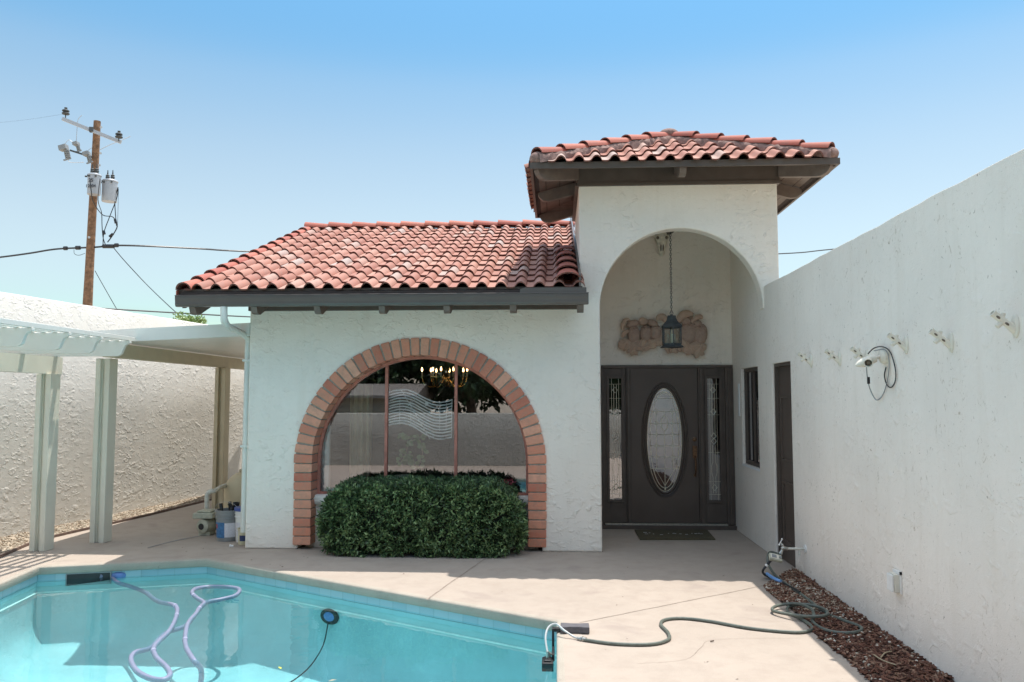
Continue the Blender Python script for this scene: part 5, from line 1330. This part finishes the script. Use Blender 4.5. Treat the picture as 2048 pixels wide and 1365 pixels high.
b = MB(); b.box(P0.x-.12, P0.x+.14, P0.y-.01, P0.y+.26, .215, .285); b.box(P0.x-.08, P0.x+.10, P0.y+.02, P0.y+.24, .286, .31); b.build('controller', 'pump', pm, bevel=.02)
b = MB(); b.lathe([(.08, 0), (.09, .02), (.09, .12), (.105, .14), (.105, .16), (0, .17)], P0+Vector((.19, .22, .04)), (0, 0, 1), 22); b.tube([P0+Vector((.06, .25, .12)), P0+Vector((.2, .24, .12))], .06, 12); b.build('strainer', 'pump', pm, smooth=True, angle=40)
b = MB(); q_ = PY(414, 1000, 10.12); x_ = q_.x; b.tube(spline([(x_, 10.12, .22), (x_, 10.12, .36), (x_, 10.12, .475), (x_+.025, 10.14, .515), (x_+.07, 10.2, .525), (x_-.03, 10.62, .525), (x_-.04, 10.8, .525)], 5), .03, 12)
b.build('outlet_pipe', 'pvc', pm, smooth=True)
ft = thing('filter_tank', (-4.27, 10.95, 0), 'large tan domed pool filter tank behind the buckets', 'filter tank')
b = MB(); b.lathe([(.28, 0), (.30, .03), (.31, .1), (.31, .42), (.30, .50), (.27, .58), (.21, .65), (.13, .695), (.06, .71), (0, .715)], (-4.27, 10.95, 0), n=36); b.build('tank', 'tank', ft, smooth=True)
b = MB(); b.box(-4.36, -4.18, 10.86, 11.04, .705, .74); b.lathe([(.085, 0), (.085, .10), (.07, .13), (0, .135)], (-4.27, 10.95, .74), n=20); b.build('valve_head', 'tan', ft, smooth=True, angle=40)
b = MB(); cw = [tuple(G(400, 1072, .012)), tuple(G(350, 1082, .012)), tuple(G(310, 1092, .012)), tuple(G(296, 1096, .012))]; b.tube(spline(cw, 4), .004, 6); tag(b.build('joint_line', 'plastic_g', origin=G(350, 1082)), 'thin grey joint line on the concrete left of the pump', 'cord')  # thin tube drawn for a dark joint line in the deck
b = MB(); c = G(461, 1092, .015); b.lathe([(.014, -.03), (.014, .0), (.018, .002), (.018, .012), (0, .014)], c, Vector((-.8, -.4, .2)), 12); tag(b.build('bottle_cap', 'plastic_w', smooth=True, origin=c), 'tiny white cap lying in front of the white bucket', 'cap')

# ================================================================== UTILITY POLE AND WIRES
PD = 31.0
def pp(x, y, dd=0): return PY(x, y, PD+dd)
top = pp(194.5, 243); base = pp(175, 612); bs2 = Vector((base.x+(base.x-top.x)*(base.z/(top.z-base.z)), PD, 0))
up = thing('utility_pole', bs2, 'weathered wooden utility pole with crossarm and two transformers beyond the left wall', 'utility pole')
b = MB(); b.tube([bs2, base, bs2.lerp(top, .5), top], [.20, .185, .17, .135], 16); b.build('pole', 'wood_pole', up, smooth=True, angle=60)
def wire(nm, mt_, pts, r_): b = MB(); b.tube(spline(pts, 5), r_, 4); b.build(nm, mt_, up)
b = MB(); c0, c1 = pp(125, 238, -.6), pp(242, 285, -.1); b.bar(c0, c1, .11, .13); ca = b.build('crossarm', 'trans', up)
b = MB(); b.bar(pp(182, 258, -.45), pp(184, 262, -.3), .15, .18); b.build('arm_plate', 'iron', up)
for (x, y) in ((131, 236), (237.5, 283)):
    p = pp(x, y, -.4); b = MB(); b.lathe([(.02, 0), (.02, .12), (.13, .14), (.15, .18), (.11, .22), (.07, .24), (.14, .27), (.13, .31), (.05, .36), (.06, .42), (0, .44)], p, n=14); b.build('insulator', 'iron', up, smooth=True)
wire('jumper_wire', 'steel', [pp(152, 293), pp(154, 260), pp(156, 240), pp(164, 231)], .014); wire('jumper_wire', 'steel', [pp(200, 300), pp(220, 290), pp(240, 282), pp(261, 273)], .014)
wire('jumper_wire', 'steel', [pp(130, 288), pp(138, 280), pp(145, 285)], .012); wire('jumper_wire', 'steel', [pp(137, 318), pp(140, 325), pp(168, 325)], .012); wire('jumper_wire', 'steel', [pp(174, 304), pp(180, 298), pp(186, 296)], .012)
b = MB(); b.bar(pp(140, 301, -.5), pp(184, 315, -.2), .06, .06); b.build('cutout_arm', 'iron', up)
for (x, y, s_) in ((127, 296, 1.0), (152, 288, .62), (173, 308, .75)):
    b = MB(); b.obox(pp(x, y, -.4), (Vector((.92, 0, .25)).normalized(), Vector((0, 1, 0)), Vector((-.25, 0, .92)).normalized()), (.15*s_, .12, .10*s_))
    q0_, q1_ = pp(x+6*s_, y+2, -.4), pp(x+10*s_, y+22*s_, -.4); b.tube([q0_, q1_], .06*s_, 10)
    for k in range(4): b.tube([q0_.lerp(q1_, .2+.2*k), q0_.lerp(q1_, .26+.2*k)], .10*s_, 10)
    b.tube([pp(x+1, y+6, -.4), pp(x+5*s_, y+22*s_, -.4)], .02, 6); b.bar(q1_+Vector((-.2*s_, 0, -.06)), q1_+Vector((.1, 0, .02)), .05, .05); b.build('fuse_cutout', 'plastic_g', up)
# transformers
def transformer(x, y0_, y1_, hw, dep, label, marks):
    c = pp(x, y1_, dep); h = pp(x, y0_, dep).z-c.z; r_ = hw/FPX*(PD+dep)*1.0
    b = MB(); b.lathe([(0, 0), (r_*.93, 0), (r_*.95, .03), (r_*.95, h*.9), (r_*1.03, h*.91), (r_*1.03, h*.95), (r_*.9, h), (0, h*1.03)], c, n=28)
    t = b.build('transformer', 'trans', up, smooth=True, angle=40); t['label'] = label
    for dx in (-.35, .35):
        b = MB(); b.lathe([(.05, 0), (.09, .05), (.06, .08), (.09, .12), (.06, .16), (.08, .20), (.03, .24), (.015, .42), (0, .43)], c+Vector((dx*r_, 0, h)), n=10); b.build('bushing', 'iron', t, smooth=True)
    for dx in (-.9, -.25, .7):
        b = MB(); an = dx; b.lathe([(.035, 0), (.035, .08), (0, .09)], c+Vector((r_*math.sin(an), -r_*math.cos(an), h*.84)), (math.sin(an), -math.cos(an), 0), 8); b.build('terminal', 'iron', t)
    return t, c, r_, h
t1, tc, tr, thh = transformer(187.5, 349, 390, 13.5, -.55, 'pale grey transformer with stencilled numbers in front of the pole', True)
transformer(218.5, 361, 404, 15.5, .0, 'larger grey transformer hanging right of the pole', False)
def text_mesh(s_, size, loc, parent, mat, rot=(R(90), 0, 0), name='marking'):
    cu = bpy.data.curves.new('t', 'FONT'); cu.body = s_; cu.size = size; cu.align_x = 'CENTER'; cu.extrude = .004; cu.offset = .004
    tmp = bpy.data.objects.new('t', cu); COL.objects.link(tmp); bpy.context.view_layer.update()
    me = bpy.data.meshes.new_from_object(tmp.evaluated_get(bpy.context.evaluated_depsgraph_get())); bpy.data.objects.remove(tmp)
    me.materials.clear(); me.materials.append(M[mat]); o = bpy.data.objects.new(name, me); COL.objects.link(o)
    o.rotation_euler = rot; o.parent = parent; o.location = Vector(loc)-WLOC[parent.name]; return o
text_mesh('25', .20, tc+Vector((.02, -tr-.01, thh*.55)), t1, 'mark'); text_mesh('12204', .17, tc+Vector((.02, -tr-.01, thh*.28)), t1, 'mark')
wire('service_lead', 'black', [pp(180, 358, -1), pp(182, 380, -1), pp(187, 405, -.8), pp(205, 430), pp(225, 434), pp(232, 445), pp(234, 455), pp(226, 470), pp(215, 485)], .022)
wire('service_lead', 'black', [pp(200, 358, -.9), pp(196, 400, -.8), pp(203, 425), pp(204, 450), pp(206, 475), pp(211, 490)], .018)
wire('service_lead', 'black', [pp(236, 375), pp(234, 395), pp(220, 432), pp(208, 465), pp(206, 490)], .02); wire('service_lead', 'black', [pp(236, 375), pp(230, 400), pp(231, 430), pp(233, 452)], .02); wire('service_lead', 'black', [pp(237, 378), pp(236, 420), pp(235, 455)], .008)
for (x0_, y0_, x1_, y1_) in ((230, 439, 232, 447), (207, 462, 209, 469), (219, 474, 226, 468)): b = MB(); b.tube([pp(x0_, y0_), pp(x1_, y1_)], .055, 8); b.build('splice', 'black', up)
wire('service_lead', 'black', [pp(148, 499), pp(149, 508), pp(158, 511), pp(170, 507)], .01)
for (x, y) in ((178, 475), (201, 307), (199, 331), (202, 255)):
    b = MB(); b.tube([pp(x, y, -.2), pp(x, y, -.3)], .05, 8); b.build('bolt', 'steel', up)
# spans
random.seed(2)
def span(name, pts, r_, label, n=5):
    b = MB(); b.tube(spline(pts, 8), r_, n); o = b.build(name, 'black', origin=pts[0]); return tag(o, label, 'cable')
sp = span('service_cable', [PY(-420, 560, 30), PY(-120, 528, 30.5), pp(0, 515), pp(60, 507), pp(115, 498.5), pp(190, 495), pp(232, 491.5), PY(300, 493, 31.5), PY(400, 498, 33), PY(497, 503.5, 35), PY(800, 514, 40), PY(1200, 520, 46), PY(1560, 508, 52), PY(1665, 499, 54), PY(1900, 478, 57)], .038, 'thick black service cable crossing the pole and passing behind the roof')
for (x0_, x1_, yy_) in ((128, 134, 497), (152, 160, 496), (206, 228, 493), (230, 236, 491)):
    b = MB(); b.tube([pp(x0_, yy_), pp(x1_, yy_)], .085, 8); b.build('splice', 'black', sp)
span('telephone_cable', [PY(192, 616, 22), PY(206, 617.5, 22.5), PY(350, 626, 24), PY(497, 634, 26), PY(700, 642, 29)], .022, 'thin black telephone cable just above the left wall')
span('guy_wire', [pp(228, 497), pp(250, 523), pp(290, 566), PY(330, 605, 28), PY(374, 645, 26)], .017, 'thin guy wire slanting down from the cable to the treetop')
span('drop_wire', [pp(190, 542), pp(200, 560), pp(217, 590), pp(240, 630)], .014, 'short thin wire curving down right of the wooden pole')
span('high_wire', [PY(-60, 250, 34), PY(0, 245.5, 33), PY(60, 239, 32), pp(131, 228, -.4)], .003, 'hair thin wire running left from the top of the crossarm')

# ================================================================== INSIDE THE WINDOW
IY = GY+.07
ns = thing('neon_sign', PY(840, 830, IY), 'unlit neon flag sign with wavy glass tubes hanging behind the window', 'neon sign')
def wavey(t, y0, y1):
    """flag ripple across the sign, t 0..1"""
    base_ = y0+(y1-y0)*t
    return base_-9*math.sin(PI*2*t)*1.0-1*math.sin(PI*t)
L0y, L1y, R0y, R1y = 786, 851, 800, 875
b = MB()
for k in range(13):
    s_ = k/12; yl = L0y+(L1y-L0y)*s_; yr = R0y+(R1y-R0y)*s_; x_l = 779 if k % 2 else 777; x_r = 903 if k > 2 else 905
    pts = [PY(x_l+(x_r-x_l)*i/14, wavey(i/14, yl, yr), IY-(.006 if k % 2 else -.004)) for i in range(15)]
    b.tube(spline([p_+Vector((0, 0, random.uniform(-.003, .003))) for p_ in pts], 2), .0088, 6)
b.build('neon_tube', 'tube_glass', ns, smooth=True)
b = MB()
for k in range(7):  # dark tubes set behind, standing in for the shadows between the glass tubes
    s_ = (k+.5)/7; yl = L0y+(L1y-L0y)*s_; yr = R0y+(R1y-R0y)*s_
    b.tube([PY(778+126*i/14, wavey(i/14, yl, yr)+2.6, IY+.02) for i in range(15)], .010, 5)
b.tube([PY(778, 783, IY+.02), PY(776, 853, IY+.02)], .006, 6); b.tube([PY(904, 804, IY+.02), PY(903, 877, IY+.02)], .006, 6)
b.tube([PY(802, 780, IY+.03), PY(825, 818, IY+.03), PY(858, 877, IY+.03)], .004, 5); b.tube([PY(834, 795, IY+.03), PY(806, 822, IY+.03)], .003, 5)
for x, y in ((795, 776), (887, 804)): b.tube([PY(x+2.2*math.cos(t), y+2.2*math.sin(t), IY) for t in lin(0, 2*PI*9/10, 9)], .003, 5, closed=True)
b.build('frame_and_shadow', 'iron', ns)
b = MB(); b.tube([PY(777, 784, IY-.01), PY(776, 851, IY-.01)], .005, 6); b.tube([PY(904, 802, IY-.01), PY(903, 877, IY-.01)], .005, 6)
for x, dy in ((800, 0), (822, 2), (880, 12), (893, 12)): b.tube([PY(x, 795+dy, IY+.008), PY(x-1, 850+dy, IY+.008)], .003, 5)
b.tube([PY(802, 780, IY-.012), PY(825, 818, IY-.012), PY(860, 879, IY-.012)], .0035, 5); b.tube([PY(834, 795, IY-.012), PY(806, 822, IY-.012)], .003, 5)
b.box(*sorted((PY(857, 0, IY).x, PY(863, 0, IY).x)), IY-.014, IY-.004, PY(860, 812, IY).z, PY(860, 805, IY).z)
b.build('support', 'tube_glass', ns)
b = MB(); b.tube([PY(795, 774, IY), PY(791, 728, IY)], .0025, 4); b.tube(spline([PY(887, 802, IY), PY(890, 780, IY), PY(888, 768, IY+.02)], 4), .003, 4)
b.tube(spline([PY(862, 876, IY), PY(880, 888, IY), PY(897, 887, IY), PY(893, 878, IY), PY(868, 876, IY)], 5), .005, 6); b.tube(spline([PY(905, 845, IY+.02), PY(908, 858, IY+.02), PY(904, 868, IY+.02)], 4), .005, 5); b.build('cord', 'black', ns)
CHc = PY(892, 752, 10.9)
cdl = thing('chandelier', CHc, 'brass chandelier with lit candle bulbs seen through the window', 'chandelier')
b = MB(); b.lathe([(0, -.16), (.02, -.15), (.03, -.12), (.05, -.09), (.06, -.05), (.045, -.01), (.02, .02), (.03, .05), (.055, .09), (.03, .13), (.015, .17), (.012, .42)], CHc, n=20)
b.build('stem', 'brass', cdl, smooth=True)
for k in range(10):
    t = 2*PI*k/10+.25; d = Vector((math.cos(t), math.sin(t), 0)); r_ = .33 if k % 2 else .24; b = MB()
    b.tube(spline([CHc+d*.03+Vector((0, 0, -.02)), CHc+d*(r_*.45)+Vector((0, 0, -.15)), CHc+d*(r_*.85)+Vector((0, 0, -.13)), CHc+d*r_+Vector((0, 0, -.03))], 6), .0075, 8)
    e = CHc+d*r_+Vector((0, 0, -.03)); b.lathe([(.01, 0), (.03, .005), (.032, .012), (.012, .016)], e, n=12); arm = b.build('arm', 'brass', cdl, smooth=True)
    b = MB(); b.lathe([(.011, .014), (.011, .085), (0, .087)], e, n=10); b.build('candle_sleeve', 'bone', arm, smooth=True)
    b = MB(); b.lathe([(.007, .087), (.013, .105), (.010, .125), (.003, .143), (0, .146)], e, n=10); b.build('bulb', 'bulb', arm, smooth=True)
cv = PY(655, 930, 9.42)
b = MB(); n = 40; vs = []
for i in range(n+1):
    x = PY(700, 850, 9.9).x+.28*i/n; y = 9.9+.03*math.sin(i*1.3)
    for z in (.35, 1.9): vs.append((x+(.03*math.sin(i*.6) if z < 1 else 0), y, z))
b.add(vs, [(2*i, 2*i+2, 2*i+3, 2*i+1) for i in range(n)]); tag(b.build('curtain', 'curtain', smooth=True, origin=(vs[0][0], 9.9, .35)), 'pale tan curtain hanging in the left part of the arched window', 'curtain')
b = MB(); x_ = PY(652, 900, 9.45).x; b.box(x_-.05, x_+.05, 9.42, 9.47, .62, 1.55); tag(b.build('interior_shutter', 'white', bevel=.004, origin=(x_, 9.45, .62)), 'narrow white shutter panel inside the left edge of the arched window', 'shutter')
hpnt = thing('houseplant', PY(820, 960, 9.75), 'trailing pale green houseplant with round leaves behind the window', 'houseplant')
random.seed(9)
b = MB(); b2 = MB(); st = PY(805, 925, 9.75)
for pts in ([(800, 930), (812, 905), (815, 880), (800, 868)], [(815, 885), (838, 880), (845, 905), (840, 925)], [(806, 915), (818, 925), (830, 930)]):
    ps = spline([PY(x, y, 9.75) for x, y in pts], 5); b2.tube(ps, .003, 5)
    for p in ps:
        for _ in range(2):
            c = p+Vector((random.gauss(0, .035), random.gauss(0, .02), random.gauss(0, .03))); r_ = random.uniform(.018, .032); nn_ = 9; tl = random.uniform(-.5, .5)
            b.add([c+Vector((r_*math.cos(2*PI*j/nn_), tl*r_*math.sin(2*PI*j/nn_), r_*.85*math.sin(2*PI*j/nn_))) for j in range(nn_)], [tuple(range(nn_))], 0, random.random())
b.build('leaf', 'houseplant', hpnt); b2.build('stem', 'dry', hpnt)
b = MB(); b.lathe([(0, 0), (.07, 0), (.095, .14), (.1, .16), (.09, .16), (.085, .13), (0, .13)], (st.x, 9.75, SILL+.02), n=20); b.build('pot', 'bone', hpnt, smooth=True)
b = MB(); b.box(-2.7, -.4, 9.6, 9.95, .56, .60); b.box(-2.65, -2.6, 9.65, 9.9, .02, .559); b.box(-.5, -.45, 9.65, 9.9, .02, .559); tag(b.build('window_bench', 'roomfloor', origin=(-1.5, 9.75, 0)), 'dark shelf under the houseplant inside the arched window', 'shelf')
